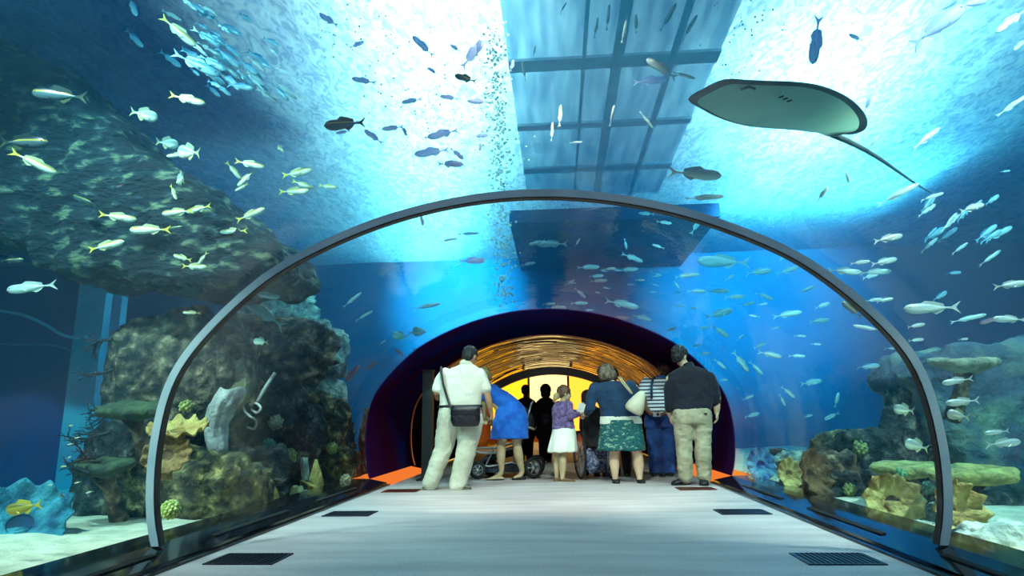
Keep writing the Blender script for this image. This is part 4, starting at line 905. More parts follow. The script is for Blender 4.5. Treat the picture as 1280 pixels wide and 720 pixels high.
# ------------------------------------------------------------------ stingray
def stingray():
    P0 = atz(970, 132, 2.95)
    t = thing('stingray', 'large flat grey green stingray gliding overhead at upper right, long thin tail', 'stingray', P0)
    out = [(860, 126), (880, 111), (905, 98.5), (932, 97.5), (960, 99), (990, 102), (1020, 108), (1045, 116), (1066, 126), (1080, 139), (1084.5, 151), (1080, 161), (1068, 165.5), (1054, 166.5), (1046, 169), (1036, 170), (1028, 167), (1010, 166), (985, 164), (960, 161), (930, 155), (900, 146), (878, 137)]
    n = len(out); O_ = [atz(x, y, 2.95)-P0 for x, y in out]
    # smooth the outline
    Q = []
    for i in range(n):
        a, b, c, d = O_[i-1], O_[i], O_[(i+1) % n], O_[(i+2) % n]
        for k in range(3):
            u = k/3; Q.append(.5*((2*b)+(c-a)*u+(2*a-5*b+4*c-d)*u*u+(3*b-a-3*c+d)*u**3))
    m = len(Q); rings = []
    for f_, z in ((.02, -.035), (.35, -.034), (.7, -.026), (.9, -.014), (.985, -.004), (1, .002), (.97, .008), (.8, .03), (.5, .07), (.25, .09), (.02, .095)):
        rings.append([q*f_+Vector((0, 0, z+.015*math.sin(q.x*6)*f_)) for q in Q])
    under = mat('ray pale underside', srgb(112, 138, 128), srgb(158, 182, 168), 3.5, .55, bump=.3, bscale=10)
    rim = mat('ray dark rim', srgb(58, 72, 80), srgb(80, 94, 98), 4, .6)
    mb = MB(); mb.loft(rings)
    nt = under.node_tree; N, L = nt.nodes, nt.links   # the thin disc lets some light through
    bs = [q for q in N if q.type == 'BSDF_PRINCIPLED'][0]; ot = [q for q in N if q.type == 'OUTPUT_MATERIAL'][0]
    tl = N.new('ShaderNodeBsdfTranslucent'); tl.inputs[0].default_value = (.62, .80, .68, 1); mx = N.new('ShaderNodeMixShader'); mx.inputs[0].default_value = .6
    L.new(bs.outputs[0], mx.inputs[1]); L.new(tl.outputs[0], mx.inputs[2]); L.new(mx.outputs[0], ot.inputs[0])
    o = mb.build('body', under, t); o.data.materials.append(rim)
    for p in o.data.polygons:
        c = p.center; 
        if p.index//m in (3, 4, 5): p.material_index = 1
    b = atz(1040, 168, 2.97)-P0; e = atz(1163, 237, 2.9)-P0
    pts = [b.lerp(e, k/10)+Vector((0, 0, .03*math.sin(k*.5))) for k in range(11)]
    MB().tube(pts, [.022*(1-k/11.5)+.003 for k in range(11)], 8).build('tail', rim, t)
    d = mat('ray mouth and gills', srgb(44, 56, 58), rough=.8)
    c1 = atz(926, 112, 2.91)-P0; c2 = atz(944, 111, 2.91)-P0; mb = MB()
    mb.tube([c1, c1.lerp(c2, .25)+Vector((0, -.02, 0)), c1.lerp(c2, .5)+Vector((0, -.03, 0)), c1.lerp(c2, .75)+Vector((0, -.015, 0)), c2], .008, 6); mb.build('mouth', d, t)
    mb = MB()
    for x in (976, 981, 986): q = atz(x, 122+(x-976)*.5, 2.912)-P0; mb.tube([q+Vector((-.012, 0, 0)), q+Vector((.012, -.02, 0))], .006, 5)
    mb.build('gill_slits', d, t)
    # pelvic fin
    pf = atz(1038, 167, 2.95)-P0; V = [pf, pf+Vector((.16, .02, -.01)), pf+Vector((.20, -.07, -.02)), pf+Vector((.04, -.09, -.02)), pf+Vector((-.06, -.06, 0))]
    V2 = [v+Vector((0, 0, .02)) for v in V]; k = 5
    mesh('pelvic_fin', V+V2, [tuple(range(k)), tuple(range(2*k-1, k-1, -1))]+[(i, (i+1) % k, k+(i+1) % k, k+i) for i in range(k)], rim, t)
stingray()
# ------------------------------------------------------------------ painted glints: sparkling light put in as small pale spheres
def glints():
    mb = MB(); rb = random.Random(5)
    def add(px, py, Y, r): mb.ell(aty(px, py, Y), r, None, 6, 4)
    for k in range(620):
        t = rb.random(); y = 20+t*365; x = 616+t*16+rb.gauss(0, 7); 
        add(x, y, 4.6+t*7.6+rb.uniform(-.2, .2), rb.uniform(.005, .014)*(1+t*1.3))
    for k in range(260):
        t = rb.random(); x = 400+t*215+rb.gauss(0, 26); y = -10+t*200+rb.gauss(0, 34)
        add(x, y, 5.2+rb.uniform(-.4, .6), rb.uniform(.004, .010))
    for k in range(60): add(rb.gauss(930, 26), rb.gauss(45, 34), 5.2, rb.uniform(.004, .010))
    m, nt, N, L = newmat('glint spheres')
    o = N.new('ShaderNodeOutputMaterial'); b = N.new('ShaderNodeBsdfTranslucent'); b.inputs[0].default_value = (1, .98, .9, 1); c = N.new('ShaderNodeBsdfDiffuse'); c.inputs[0].default_value = (1, 1, .95, 1); mx = N.new('ShaderNodeMixShader')
    mx.inputs[0].default_value = .4; L.new(b.outputs[0], mx.inputs[1]); L.new(c.outputs[0], mx.inputs[2]); L.new(mx.outputs[0], o.inputs[0])
    o = mb.build('glints', m); tag(o, 'glittering streams of small spheres as painted light glints left of the tunnel crown', 'glints', kind='stuff')
glints()
# ------------------------------------------------------------------ people
def skinm(n, a, b): return mat(n, a, b, 6, .55, spec=.3)
sk_tan = skinm('tanned skin', srgb(168, 124, 92), srgb(190, 146, 110)); sk_pale = skinm('pale skin', srgb(206, 168, 138), srgb(226, 192, 160))
sk_leg = skinm('leg skin', srgb(176, 152, 118), srgb(200, 176, 140)); sk_dark = skinm('dark skin', srgb(112, 76, 58), srgb(136, 94, 70))
def cloth(n, a, b=None, scale=14, bump=.5, bscale=9, rough=.85, **k): return mat(n, a, b or a, scale, rough, bump=bump, bscale=bscale, sheen=.1, **k)
hairm = lambda n, a, b: mat(n, a, b, 30, .5, bump=.6, bscale=60, stretch=(1, 1, .2))
class Fig:
    """a figure measured off the photo: joints are picture points with a depth offset from the figure's own distance"""
    def __init__(s, label, base, Y):
        s.Y = Y; s.o = aty(base[0], base[1], Y); s.o.z = 0; s.s = pxs(s.o)
        s.t = thing('person', label, 'person', s.o)
    def P(s, x, y, d=0): return aty(x, y, s.Y+d)-s.o
    def limb(s, mb, pts, r, n=14):
        pts = [s.P(*p) if not isinstance(p, Vector) else p for p in pts]
        C = []; R_ = []
        for i in range(len(pts)-1):
            for k in range(5):
                f_ = k/5; e = f_*f_*(3-2*f_)*.4+f_*.6; C.append(pts[i].lerp(pts[i+1], f_)); R_.append(r[i]*(1-e)+r[i+1]*e)
        C.append(pts[-1]); R_.append(r[-1])
        mb.tube(C, R_, n)
        for i, p in enumerate(pts): mb.ell(p, r[i]*.985, None, 14, 10)
        return C
    def torso(s, mb, rings, yaw=0, n=24, pw=2.4):
        """rings: (px, py, half width px, half depth m, depth offset)"""
        ca, sa = math.cos(yaw), math.sin(yaw); out = []
        rr = []
        for i in range(len(rings)-1):
            for k in range(4): f_ = k/4; rr.append([a*(1-f_)+b*f_ for a, b in zip(rings[i], rings[i+1])])
        rr.append(rings[-1])
        for (x, y, hw, hd, d) in rr:
            c = s.P(x, y, d); hw = hw*s.s; ring_ = []
            for j in range(n):
                a = 2*PI*j/n; cx, sx = math.cos(a), math.sin(a)
                ux = math.copysign(abs(cx)**(2/pw), cx)*hw; uy = math.copysign(abs(sx)**(2/pw), sx)*hd
                ring_.append(c+Vector((ux*ca-uy*sa, ux*sa+uy*ca, 0)))
            out.append(ring_)
        mb.loft(out)
    def head(s, mb, c, sz, yaw, pitch=0, d=0):
        """yaw 0 = face away from the camera, pi = face to the camera; sz = head height in m"""
        c = s.P(*c) if len(c) == 3 else s.P(*c, d)
        rot = Matrix.Rotation(yaw, 3, 'Z') @ Matrix.Rotation(pitch, 3, 'X')
        k = sz/.23; e = lambda p, r: mb.ell(c+rot @ (Vector(p)*k), tuple(q*k for q in r), rot, 18, 14)
        e((0, -.012, .022), (.076, .096, .092)); e((0, .028, -.035), (.058, .062, .075)); e((0, .045, -.078), (.036, .036, .030))
        e((0, .094, -.022), (.012, .020, .022)); e((0, .083, -.006), (.010, .014, .03))       # nose
        e((.026, .078, .018), (.022, .012, .012)); e((-.026, .078, .018), (.022, .012, .012))   # brows
        e((0, .080, -.058), (.024, .012, .007)); e((0, .079, -.068), (.020, .011, .006))          # lips
        for q in (-1, 1): e((q*.078, -.008, -.012), (.010, .020, .032)); e((q*.038, .062, -.03), (.020, .018, .016))
        s.hc = c; s.hr = rot; s.hk = k
    def eyes(s):
        for q in (-1, 1):
            mb = MB(); mb.ell(s.hc+s.hr @ (Vector((q*.030, .084, .004))*s.hk), (.012*s.hk, .006*s.hk, .006*s.hk), s.hr, 10, 8); mb.build('eye', eye_m, s.t)
    def hair(s, m, parts, name='hair', vox=.012):
        mb = MB()
        for p, r in parts: mb.ell(s.hc+s.hr @ (Vector(p)*s.hk), tuple(q*s.hk for q in r), s.hr, 16, 12)
        o = mb.build(name, m, s.t); remesh(o, vox, 3); bake(o)
        for v in o.data.vertices: v.co += (v.co-s.hc).normalized()*.010*ridge(Vector((v.co.x*22, v.co.y*22, v.co.z*9)), 2)
        o.data.materials.clear(); o.data.materials.append(m)
        for p in o.data.polygons: p.use_smooth = True
        return o
    def hand(s, mb, w, d, nrm, side=1, k=1.0, curl=.5):
        """w wrist, d direction to the fingertips, nrm palm normal"""
        d = Vector(d).normalized(); nrm = Vector(nrm); nrm = (nrm-d*nrm.dot(d)).normalized(); x = d.cross(nrm)*side
        R3 = Matrix((x, d, nrm)).transposed()
        mb.ell(w+d*.045*k, (.038*k, .055*k, .017*k), R3, 12, 8)
        for i, (ln, off) in enumerate(((.066, -.029), (.078, -.010), (.072, .010), (.055, .028))):
            p = w+d*.082*k+x*off*k; q = [p-d*.02*k, p]; dd = d.copy()
            for j in range(3): dd = (dd*math.cos(curl*.8)+nrm*math.sin(curl*.8)).normalized(); q.append(q[-1]+dd*ln*k/3*(1.1-.1*j)); dd = dd
            dd = None
            mb.tube(q, [.0095*k, .0095*k, .0088*k, .008*k, .007*k], 8)
        th = [w+d*.02*k-x*.025*k, w+d*.045*k-x*.052*k+nrm*.01*k, w+d*.075*k-x*.062*k+nrm*.022*k]
        mb.tube(th, [.013*k, .0105*k, .008*k], 8)
    def done(s, mb, name, m, vox=.012, sm=3, wr=0, wf=9.0):
        o = mb.build(name, m, s.t); remesh(o, vox, sm); bake(o)
        if wr:
            o.data.update(); nr = [v.normal.copy() for v in o.data.vertices]
            for v, nn in zip(o.data.vertices, nr):
                c = v.co; v.co = c+nn*wr*ridge(Vector((c.x*wf*.6+c.z*wf*.5, c.y*wf*.7, c.z*wf-c.x*wf*.4))+s.o, 3)*.6
        o.data.materials.clear(); o.data.materials.append(m)
        for p in o.data.polygons: p.use_smooth = True
        return o
    def shoe(s, heel, toe, m, w=.045, h=.045, name='shoe', sole=None):
        a = s.P(*heel); b = s.P(*toe); a.z = b.z = 0; L_ = (b-a).length; X = (b-a)/L_; Yv = Vector((0, 0, 1)).cross(X); rings = []
        for t_, ww, hh in ((0, .5, .9), (.08, .85, 1.35), (.25, .92, 1.5), (.45, .95, 1.15), (.65, 1.1, .8), (.85, 1.0, .62), (.97, .6, .42), (1, .25, .25)):
            rings.append([a+X*(L_*t_)+Yv*(w*ww*math.copysign(abs(math.cos(q))**.7, math.cos(q)))+Vector((0, 0, max(.012, .012+h*hh*(.5+.5*math.sin(q))*1.25))) for q in [2*PI*j/14 for j in range(14)]])
        o = MB().loft(rings).build(name, m, s.t)
        rs = []
        for z in (.001, .016):
            rs.append([a+X*(L_*(.5+.52*math.cos(q)))+Yv*(w*1.08*math.sin(q)*(1.05+.1*math.cos(q)))+Vector((0, 0, z)) for q in [2*PI*j/20 for j in range(20)]])
        MB().loft(rs).build('sole', sole or m, o, False)
    def skirt(s, name, m, rings, folds=9, amp=.035, yaw=0, seed=0, hd=.8):
        N_ = 72; out = []; rr = []
        for i in range(len(rings)-1):
            for k in range(4): f_ = k/4; rr.append([a*(1-f_)+b*f_ for a, b in zip(rings[i], rings[i+1])])
        rr.append(rings[-1])
        for i, (x, y, hw, d) in enumerate(rr):
            c = s.P(x, y, d); t_ = i/(len(rr)-1)
            out.append([c+Vector((hw*s.s*math.cos(a)*(1+amp*t_*math.sin(folds*a+seed)+amp*.5*t_*math.sin((2*folds+1)*a)), hw*s.s*hd*math.sin(a)*(1+amp*t_*math.sin(folds*a+seed)), .006*t_*math.sin(folds*a))) for a in [2*PI*j/N_ for j in range(N_)]])
        inner = [[s_.lerp(sum(r_, Vector())/N_, .03) for s_ in r_] for r_ in reversed(out)]
        return MB().loft(out+inner, cap=False).build(name, m, s.t)
black_shoe = mat('black shoe', srgb(18, 18, 22), rough=.5)
V3 = Vector
# ---- man in white polo
g = Fig('man in white polo and pale trousers seen from behind, black bag on shoulder strap', (562, 612), 8.0)
b = MB(); g.head(b, (588, 446), .235, -.55, -.35); g.limb(b, [(587, 452), (581, 466)], [.056, .066])
g.limb(b, [(602, 470), (607, 484), (611, 501, .02), (614, 517, .12)], [.055, .046, .042, .029]); g.hand(b, g.P(614, 517, .12), (.02, .10, -.10), (-1, .2, 0), 1, 1, .5)
g.limb(b, [(553, 470), (546, 490, -.02), (547, 498, .26)], [.055, .046, .030]); g.hand(b, g.P(547, 498, .26), (.1, .2, 0), (0, 0, -1), -1, 1, .6)
g.torso(b, [(577, 470, 20, .09, 0), (576, 505, 20, .10, 0)])
g.done(b, 'body', sk_tan, .0075); g.eyes()
g.hair(hairm('black grey hair', srgb(5, 5, 8), srgb(46, 48, 54)), [((0, -.022, .045), (.084, .098, .082)), ((0, -.05, .0), (.076, .06, .07)), ((0, .03, .085), (.055, .05, .03))])
polo = cloth('cream white polo', srgb(214, 212, 196), srgb(232, 230, 216), 5, .5, 7)
b = MB(); g.torso(b, [(583, 457, 11, .075, 0), (580, 463, 22, .105, 0), (579, 470, 29, .125, 0), (577.5, 482, 29, .14, 0), (576, 496, 26.5, .135, 0), (575, 509, 26, .13, 0)])
g.limb(b, [(599, 468), (603, 476), (607, 485)], [.078, .074, .070]); g.limb(b, [(557, 468), (551, 476), (547, 486, -.01)], [.08, .074, .068]); b.tube([g.P(583, 456), g.P(583, 451.5, .01)], [.085, .078], 16)
g.done(b, 'polo_shirt', polo, .012, 3, .008, 7)
kh = cloth('pale khaki trousers', srgb(176, 176, 156), srgb(206, 206, 188), 5, .6, 7)
b = MB(); g.torso(b, [(575, 508, 25.5, .135, 0), (575, 520, 27.5, .15, -.01), (575, 530, 27, .145, 0)])
g.limb(b, [(562, 525), (554, 562), (538, 604)], [.145, .108, .092]); g.limb(b, [(589, 525), (583, 563), (572, 606)], [.15, .115, .098])
g.done(b, 'trousers', kh, .012, 2, .013, 8)
bt = MB(); bt.tube([g.P(575, 508)+V3((.268*math.cos(a), .142*math.sin(a), 0)) for a in [2*PI*k/30 for k in range(30)]], .018, 6, True); bt.build('belt', mat('dark belt', srgb(20, 20, 28), rough=.5), g.t)
sm_ = mat('olive grey trainers', srgb(70, 74, 60), srgb(120, 120, 100), 30, .8)
g.shoe((541, 611), (528, 615.5), sm_, .05, .055); g.shoe((565, 612, .0), (589, 614), sm_, .05, .055)
# bag hangs off the man: a thing of its own
bagm = mat('black leather', srgb(5, 6, 14), srgb(16, 18, 30), 8, .35, bump=.3)
bp_ = aty(582, 520, 7.76); bg = thing('shoulder_bag', 'black rounded shoulder bag hanging behind hip of man in white polo', 'bag', bp_)
ss = pxs(bp_); rings = []
for z, w_, d_ in ((-13, 12, .03), (-12, 16, .05), (-6, 18.5, .065), (0, 18.5, .065), (7, 18, .06), (12, 17, .05), (13, 14, .03)):
    rings.append([V3((w_*ss*math.copysign(abs(math.cos(a))**.5, math.cos(a)), d_*math.copysign(abs(math.sin(a))**.7, math.sin(a)), z*ss)) for a in [2*PI*k/32 for k in range(32)]])
MB().loft(rings).build('pouch', bagm, bg)
MB().loft([[V3((w_*ss*math.copysign(abs(math.cos(a))**.5, math.cos(a)), -.012+(d_)*math.copysign(abs(math.sin(a))**.7, math.sin(a)), z*ss)) for a in [2*PI*k/32 for k in range(32)]] for z, w_, d_ in ((1, 17, .05), (2, 19, .068), (8, 18.6, .066), (12.6, 17.6, .054), (13.6, 14, .03))]).build('flap', bagm, bg)
st = [aty(551.5, 459, 7.95), aty(551.5, 465, 7.85), aty(554, 480, 7.835), aty(558, 494, 7.84), aty(562, 506, 7.835), aty(564, 511, 7.78)]
mbb = MB(); mbb.tube([p-bp_ for p in st], .016, 6); mbb.build('strap', mat('brown black strap', srgb(40, 32, 34), rough=.6), bg)
# ---- woman in blue dress bending over the stroller
g = Fig('woman in bright blue dress bending forward over the stroller', (634, 599), 9.2)
b = MB(); g.head(b, (604, 470, .12), .225, .9, -.7); g.limb(b, [(607, 476, .1), (614, 486, .05)], [.05, .06])
g.torso(b, [(618, 490, 14, .1, .0), (636, 515, 16, .11, 0)])
g.limb(b, [(630, 540), (626.5, 556), (626, 568), (627, 588)], [.085, .062, .066, .036]); g.limb(b, [(646, 540), (646, 556, .03), (648, 569, .03), (652.5, 588, .05)], [.088, .062, .068, .037])
g.limb(b, [(612, 488), (605, 504, .1), (606, 520, .22)], [.05, .042, .028]); g.hand(b, g.P(606, 520, .22), (0, .1, -.1), (0, -1, 0), 1, .95, .6)
g.limb(b, [(616, 487, .25), (612, 506, .32), (614, 522, .36)], [.05, .042, .028]); g.hand(b, g.P(614, 522, .36), (0, .1, -.1), (0, -1, 0), -1, .95, .6)
b.tube([g.P(627, 590)+V3((0, 0, 0)), g.P(622, 596), g.P(613, 598.5)], [.038, .036, .02], 8); b.tube([g.P(652.5, 589, .05), g.P(650, 595, .03), g.P(642, 597.5, 0)], [.038, .036, .02], 8)
g.done(b, 'body', sk_leg, .0075); g.eyes()
g.hair(hairm('sandy hair', srgb(120, 96, 64), srgb(178, 150, 108)), [((0, -.03, .03), (.09, .10, .095)), ((0, -.06, -.04), (.08, .06, .08))])
dr = cloth('bright blue dress cloth', srgb(10, 84, 190), srgb(22, 116, 220), 7, .6, 8)
b = MB(); g.torso(b, [(614, 485, 10, .10, .02), (619, 490, 15, .14, .01), (628, 499, 18, .15, 0), (638, 509, 17.5, .145, 0), (639, 518, 20.5, .17, 0), (638, 530, 22.5, .18, 0), (637, 540, 23.5, .19, 0), (636.5, 548, 24, .19, 0)], 0, 28, 2.1)
g.limb(b, [(612, 487), (608, 497, .05)], [.075, .066]); g.limb(b, [(617, 487, .22), (614, 497, .26)], [.075, .066])
g.done(b, 'dress', dr, .012, 3, .010, 7)
fl = mat('dark flat shoe', srgb(40, 36, 34), rough=.6)
g.shoe((630, 599.5, .0), (607.5, 601.5, -.02), mat('cream flat shoe', srgb(190, 176, 136), rough=.6), .04, .022, sole=fl); g.shoe((657, 598.5, .05), (640, 598.5, .0), fl, .04, .022)
# ---- girl
g = Fig('girl with ponytail in purple cardigan and white skirt, facing right', (701, 602), 8.95)
b = MB(); g.head(b, (706, 492), .205, -1.35, -.12); g.limb(b, [(704, 497), (703, 504)], [.036, .044])
g.limb(b, [(711, 507, -.06), (712.5, 520, -.10), (724, 517, -.05)], [.04, .034, .024]); g.hand(b, g.P(724, 517, -.05), (1, .1, .15), (0, 0, 1), 1, .8, .5)
g.limb(b, [(700, 507, .14), (706, 520, .16), (722, 514, .12)], [.04, .034, .024]); g.hand(b, g.P(722, 514, .12), (1, .1, .15), (0, 0, 1), -1, .8, .5)
g.torso(b, [(703, 506, 9, .09, 0), (704, 550, 10, .1, 0)])
g.limb(b, [(697, 555, .05), (696, 572, .05), (696, 580, .05), (696, 597, .05)], [.065, .048, .05, .03]); g.limb(b, [(705, 555, -.03), (703.5, 572, -.03), (703.5, 581, -.03), (703, 598, -.03)], [.068, .05, .053, .031])
g.done(b, 'body', sk_leg, .0075); g.eyes()
g.hair(hairm('brown hair', srgb(66, 44, 36), srgb(120, 86, 62)), [((0, -.022, .04), (.086, .102, .086)), ((0, -.06, .0), (.074, .05, .07))])
mb = MB(); g.limb(mb, [g.hc+V3((-.055, -.01, .0)), g.hc+V3((-.115, -.01, -.035)), g.hc+V3((-.15, -.01, -.10))], [.035, .045, .018]); g.done(mb, 'ponytail', hairm('blonde ponytail', srgb(150, 120, 78), srgb(206, 180, 124)), .01, 2, .006, 20)
car = cloth('purple cardigan knit', srgb(82, 58, 108), srgb(128, 104, 152), 22, .8, 30)
b = MB(); g.torso(b, [(704, 502, 6, .06, 0), (703, 505, 11, .10, 0), (702.5, 512, 13, .12, 0), (703.5, 524, 13, .115, 0), (704.5, 536, 14.5, .125, 0)], 0, 24)
g.limb(b, [(711, 506, -.07), (712.5, 520.5, -.11), (722, 518, -.07)], [.058, .052, .036]); g.limb(b, [(698, 506, .12), (705, 520, .15), (719, 515, .12)], [.056, .05, .036])
g.done(b, 'cardigan', car, .010, 2, .005, 16)
g.skirt('skirt', cloth('white skirt cotton', srgb(224, 222, 206), srgb(240, 238, 226), 6, .3, 8), [(705, 535, 14.2, 0), (704.5, 545, 16, 0), (703.5, 556, 17.5, 0), (703, 565, 18.5, 0)], 8, .05, hd=.85)
fs = mat('brown sandal', srgb(120, 86, 60), rough=.7)
g.shoe((693, 603, .0), (701, 600.5, .05), fs, .035, .02); g.shoe((702, 603.5, -.03), (719, 602.5, -.05), fs, .035, .02)
pp = aty(727, 510, 8.93); o = MB().box((0, 0, 0), (.10, .01, .13), Matrix.Rotation(.35, 3, 'Y')).build('leaflet', mat('white paper', srgb(235, 238, 236), srgb(214, 220, 222), 10, .7), smooth=False); o.location = pp; tag(o, 'white folded leaflet held up by the girl in purple cardigan', 'leaflet')
# ---- woman in teal cardigan
g = Fig('woman in teal cardigan and patterned green skirt, short grey brown hair, back turned', (784, 603), 8.65)
b = MB(); g.head(b, (757, 468, .06), .225, .35, -.35); g.limb(b, [(760, 473, .05), (765, 481, .0)], [.05, .06])
g.torso(b, [(768, 486, 20, .09, 0), (776, 540, 18, .11, 0)])
g.limb(b, [(742, 486), (737, 508, .0), (732, 518, .2)], [.055, .048, .03]); g.hand(b, g.P(732, 518, .2), (-.1, .25, -.05), (0, 0, -1), 1, .95, .5)
g.limb(b, [(792, 484), (799, 504, .03), (796, 516, .22)], [.055, .048, .03]); g.hand(b, g.P(796, 516, .22), (-.1, .25, 0), (0, 0, -1), -1, .95, .5)
g.limb(b, [(769, 550), (767.5, 568), (768, 580), (769, 598)], [.085, .064, .066, .036]); g.limb(b, [(793, 550), (797, 568), (798, 580), (799.5, 598)], [.085, .066, .07, .038])
g.done(b, 'body', sk_pale, .0075); g.eyes()
g.hair(hairm('grey brown bob', srgb(58, 44, 36), srgb(130, 108, 90)), [((0, -.02, .035), (.115, .12, .10)), ((0, -.05, -.03), (.13, .09, .085)), ((.05, -.03, -.05), (.07, .08, .06)), ((-.05, -.03, -.05), (.07, .08, .06))])
teal = cloth('dark teal cardigan knit', srgb(2, 36, 66), srgb(6, 56, 92), 7, .5, 7)
b = MB(); g.torso(b, [(764, 477, 10, .08, 0), (765, 481, 21, .11, 0), (767, 488, 27, .14, 0), (771, 500, 26, .14, 0), (775, 512, 24.5, .135, 0), (776.5, 524, 25.5, .14, 0)])
g.limb(b, [(744, 485), (739, 498), (738, 509), (734, 516, .14)], [.078, .070, .062, .045]); g.limb(b, [(788, 483), (795, 495), (800, 506, .02), (797, 514, .15)], [.08, .072, .062, .045])
g.done(b, 'cardigan', teal, .012, 3, .008, 7)
b = MB(); g.torso(b, [(775.5, 520, 25.8, .146, 0), (776.3, 530, 27.3, .152, 0)]); g.done(b, 'white_blouse_hem', cloth('white blouse', srgb(226, 230, 214)), .012, 2)
def m_pattern():
    m, nt, N, L = newmat('green patterned skirt'); o = N.new('ShaderNodeOutputMaterial'); b = N.new('ShaderNodeBsdfPrincipled'); L.new(b.outputs[0], o.inputs[0]); b.inputs['Roughness'].default_value = .85
    tc = N.new('ShaderNodeTexCoord'); mp = N.new('ShaderNodeMapping'); mp.inputs['Rotation'].default_value = (0, .6, 0); mp.inputs['Scale'].default_value = (13, 13, 26); L.new(tc.outputs['Object'], mp.inputs[0])
    v = N.new('ShaderNodeTexVoronoi'); v.inputs['Scale'].default_value = 1; L.new(mp.outputs[0], v.inputs[0])
    n = N.new('ShaderNodeTexNoise'); n.inputs['Scale'].default_value = 1.3; n.inputs['Detail'].default_value = 3; L.new(mp.outputs[0], n.inputs[0])
    r = ramp(N, [(.30, srgb(10, 50, 62)), (.45, srgb(20, 104, 104)), (.55, srgb(16, 70, 84)), (.66, srgb(150, 190, 160)), (.72, srgb(24, 110, 100))]); L.new(n.outputs[0], r.inputs[0])
    r2 = ramp(N, [(.0, (.75, .85, .7)), (.16, (.6, .8, .8)), (.3, (1, 1, 1))]); L.new(v.outputs[0], r2.inputs[0])
    mx = N.new('ShaderNodeMix'); mx.data_type = 'RGBA'; mx.blend_type = 'MULTIPLY'; mx.inputs[0].default_value = 1; L.new(r.outputs[0], mx.inputs[6]); L.new(r2.outputs[0], mx.inputs[7]); L.new(mx.outputs[2], b.inputs[0]); return m
g.skirt('skirt', m_pattern(), [(776, 525, 25.2, 0), (776.5, 536, 27, 0), (777, 550, 28.5, 0), (777, 563, 30, 0)], 7, .03, hd=.62)
g.shoe((768, 602, .05), (772, 606, -.1), black_shoe, .042, .03); g.shoe((798, 602, .05), (805, 605.5, -.08), black_shoe, .042, .03)
# her handbag
hp = aty(797, 503, 8.40); hb = thing('handbag', 'cream slouchy handbag hanging behind the woman in teal cardigan', 'bag', hp); ss = pxs(hp)
tilt = Matrix.Rotation(-.5, 3, 'Y'); rings = []
for z, w_, d_ in ((15, 3, .02), (12, 5, .035), (5, 8, .055), (-4, 11, .075), (-10, 12, .08), (-13.5, 10, .065), (-14.5, 5, .03)):
    rings.append([tilt.inverted() @ V3((w_*ss*math.cos(a)*(1+.04*math.sin(5*a)), d_*math.sin(a), z*ss)) for a in [2*PI*k/28 for k in range(28)]])
crm = mat('cream leather', srgb(196, 190, 160), srgb(224, 220, 196), 6, .5, bump=.4, bscale=8)
MB().loft(rings).build('pouch', crm, hb)
for dx in (0, 2.6):
    mb = MB(); mb.tube([p-hp for p in (aty(772+dx, 471, 8.62), aty(774+dx, 473, 8.50), aty(779+dx, 480, 8.44), aty(785+dx*.8, 487, 8.42), aty(789+dx*.6, 492, 8.42))], .009, 6); mb.build('strap', mat('tan strap', srgb(190, 170, 130), rough=.6), hb)
# ---- man in striped polo facing the camera
g = Fig('man in striped polo and blue jeans facing camera, looking down at his hands', (827, 596), 9.5)
b = MB(); g.head(b, (830.5, 461), .235, PI, -.38); g.limb(b, [(830, 468), (829, 476)], [.052, .062])
g.limb(b, [(806, 480), (804, 494), (806, 508, -.05), (813, 517, -.22)], [.055, .047, .042, .029]); g.hand(b, g.P(813, 517, -.22), (.8, -.3, -.1), (0, 0, 1), 1, 1, .7)
g.limb(b, [(849, 480), (850, 496), (846, 508, -.05), (830, 517, -.22)], [.055, .047, .042, .029]); g.hand(b, g.P(830, 517, -.22), (-.8, -.3, -.1), (0, 0, 1), -1, 1, .7)
g.torso(b, [(828, 480, 16, .09, 0), (827, 515, 15, .1, 0)])
g.done(b, 'body', sk_dark, .0075); g.eyes()
g.hair(hairm('black hair', srgb(8, 8, 12), srgb(24, 24, 30)), [((0, -.03, .048), (.085, .092, .078)), ((0, -.06, .0), (.078, .05, .07)), ((0, .02, .085), (.06, .06, .03))])
def m_stripe():
    m, nt, N, L = newmat('striped polo'); o = N.new('ShaderNodeOutputMaterial'); b = N.new('ShaderNodeBsdfPrincipled'); L.new(b.outputs[0], o.inputs[0]); b.inputs['Roughness'].default_value = .85
    tc = N.new('ShaderNodeTexCoord'); w = N.new('ShaderNodeTexWave'); w.bands_direction = 'Z'; w.inputs['Scale'].default_value = 6.2; w.inputs['Distortion'].default_value = .3; L.new(tc.outputs['Object'], w.inputs[0])
    r = ramp(N, [(.0, srgb(40, 44, 84)), (.28, srgb(60, 64, 104)), (.36, srgb(206, 208, 216)), (1, srgb(226, 226, 230))]); L.new(w.outputs[0], r.inputs[0]); L.new(r.outputs[0], b.inputs[0]); return m
b = MB(); g.torso(b, [(829, 472, 8, .07, 0), (828.5, 476, 18, .11, 0), (828, 482, 23, .13, 0), (828, 496, 21, .13, 0), (828, 516, 21, .13, 0)])
g.limb(b, [(808, 478), (804, 486), (804, 492)], [.078, .072, .068]); g.limb(b, [(848, 478), (850, 486), (850, 492)], [.078, .072, .068])
g.done(b, 'polo_shirt', m_stripe(), .012, 3, .006, 8)
mb = MB(); mb.tube([g.P(829, 471)+V3((.085*math.cos(a), .07*math.sin(a)-.005, 0)) for a in [2*PI*k/20 for k in range(20)]], .022, 8, True); mb.build('collar', cloth('blue collar', srgb(20, 70, 150)), g.t)
jn = cloth('blue denim', srgb(14, 44, 104), srgb(34, 80, 150), 6, .6, 8)
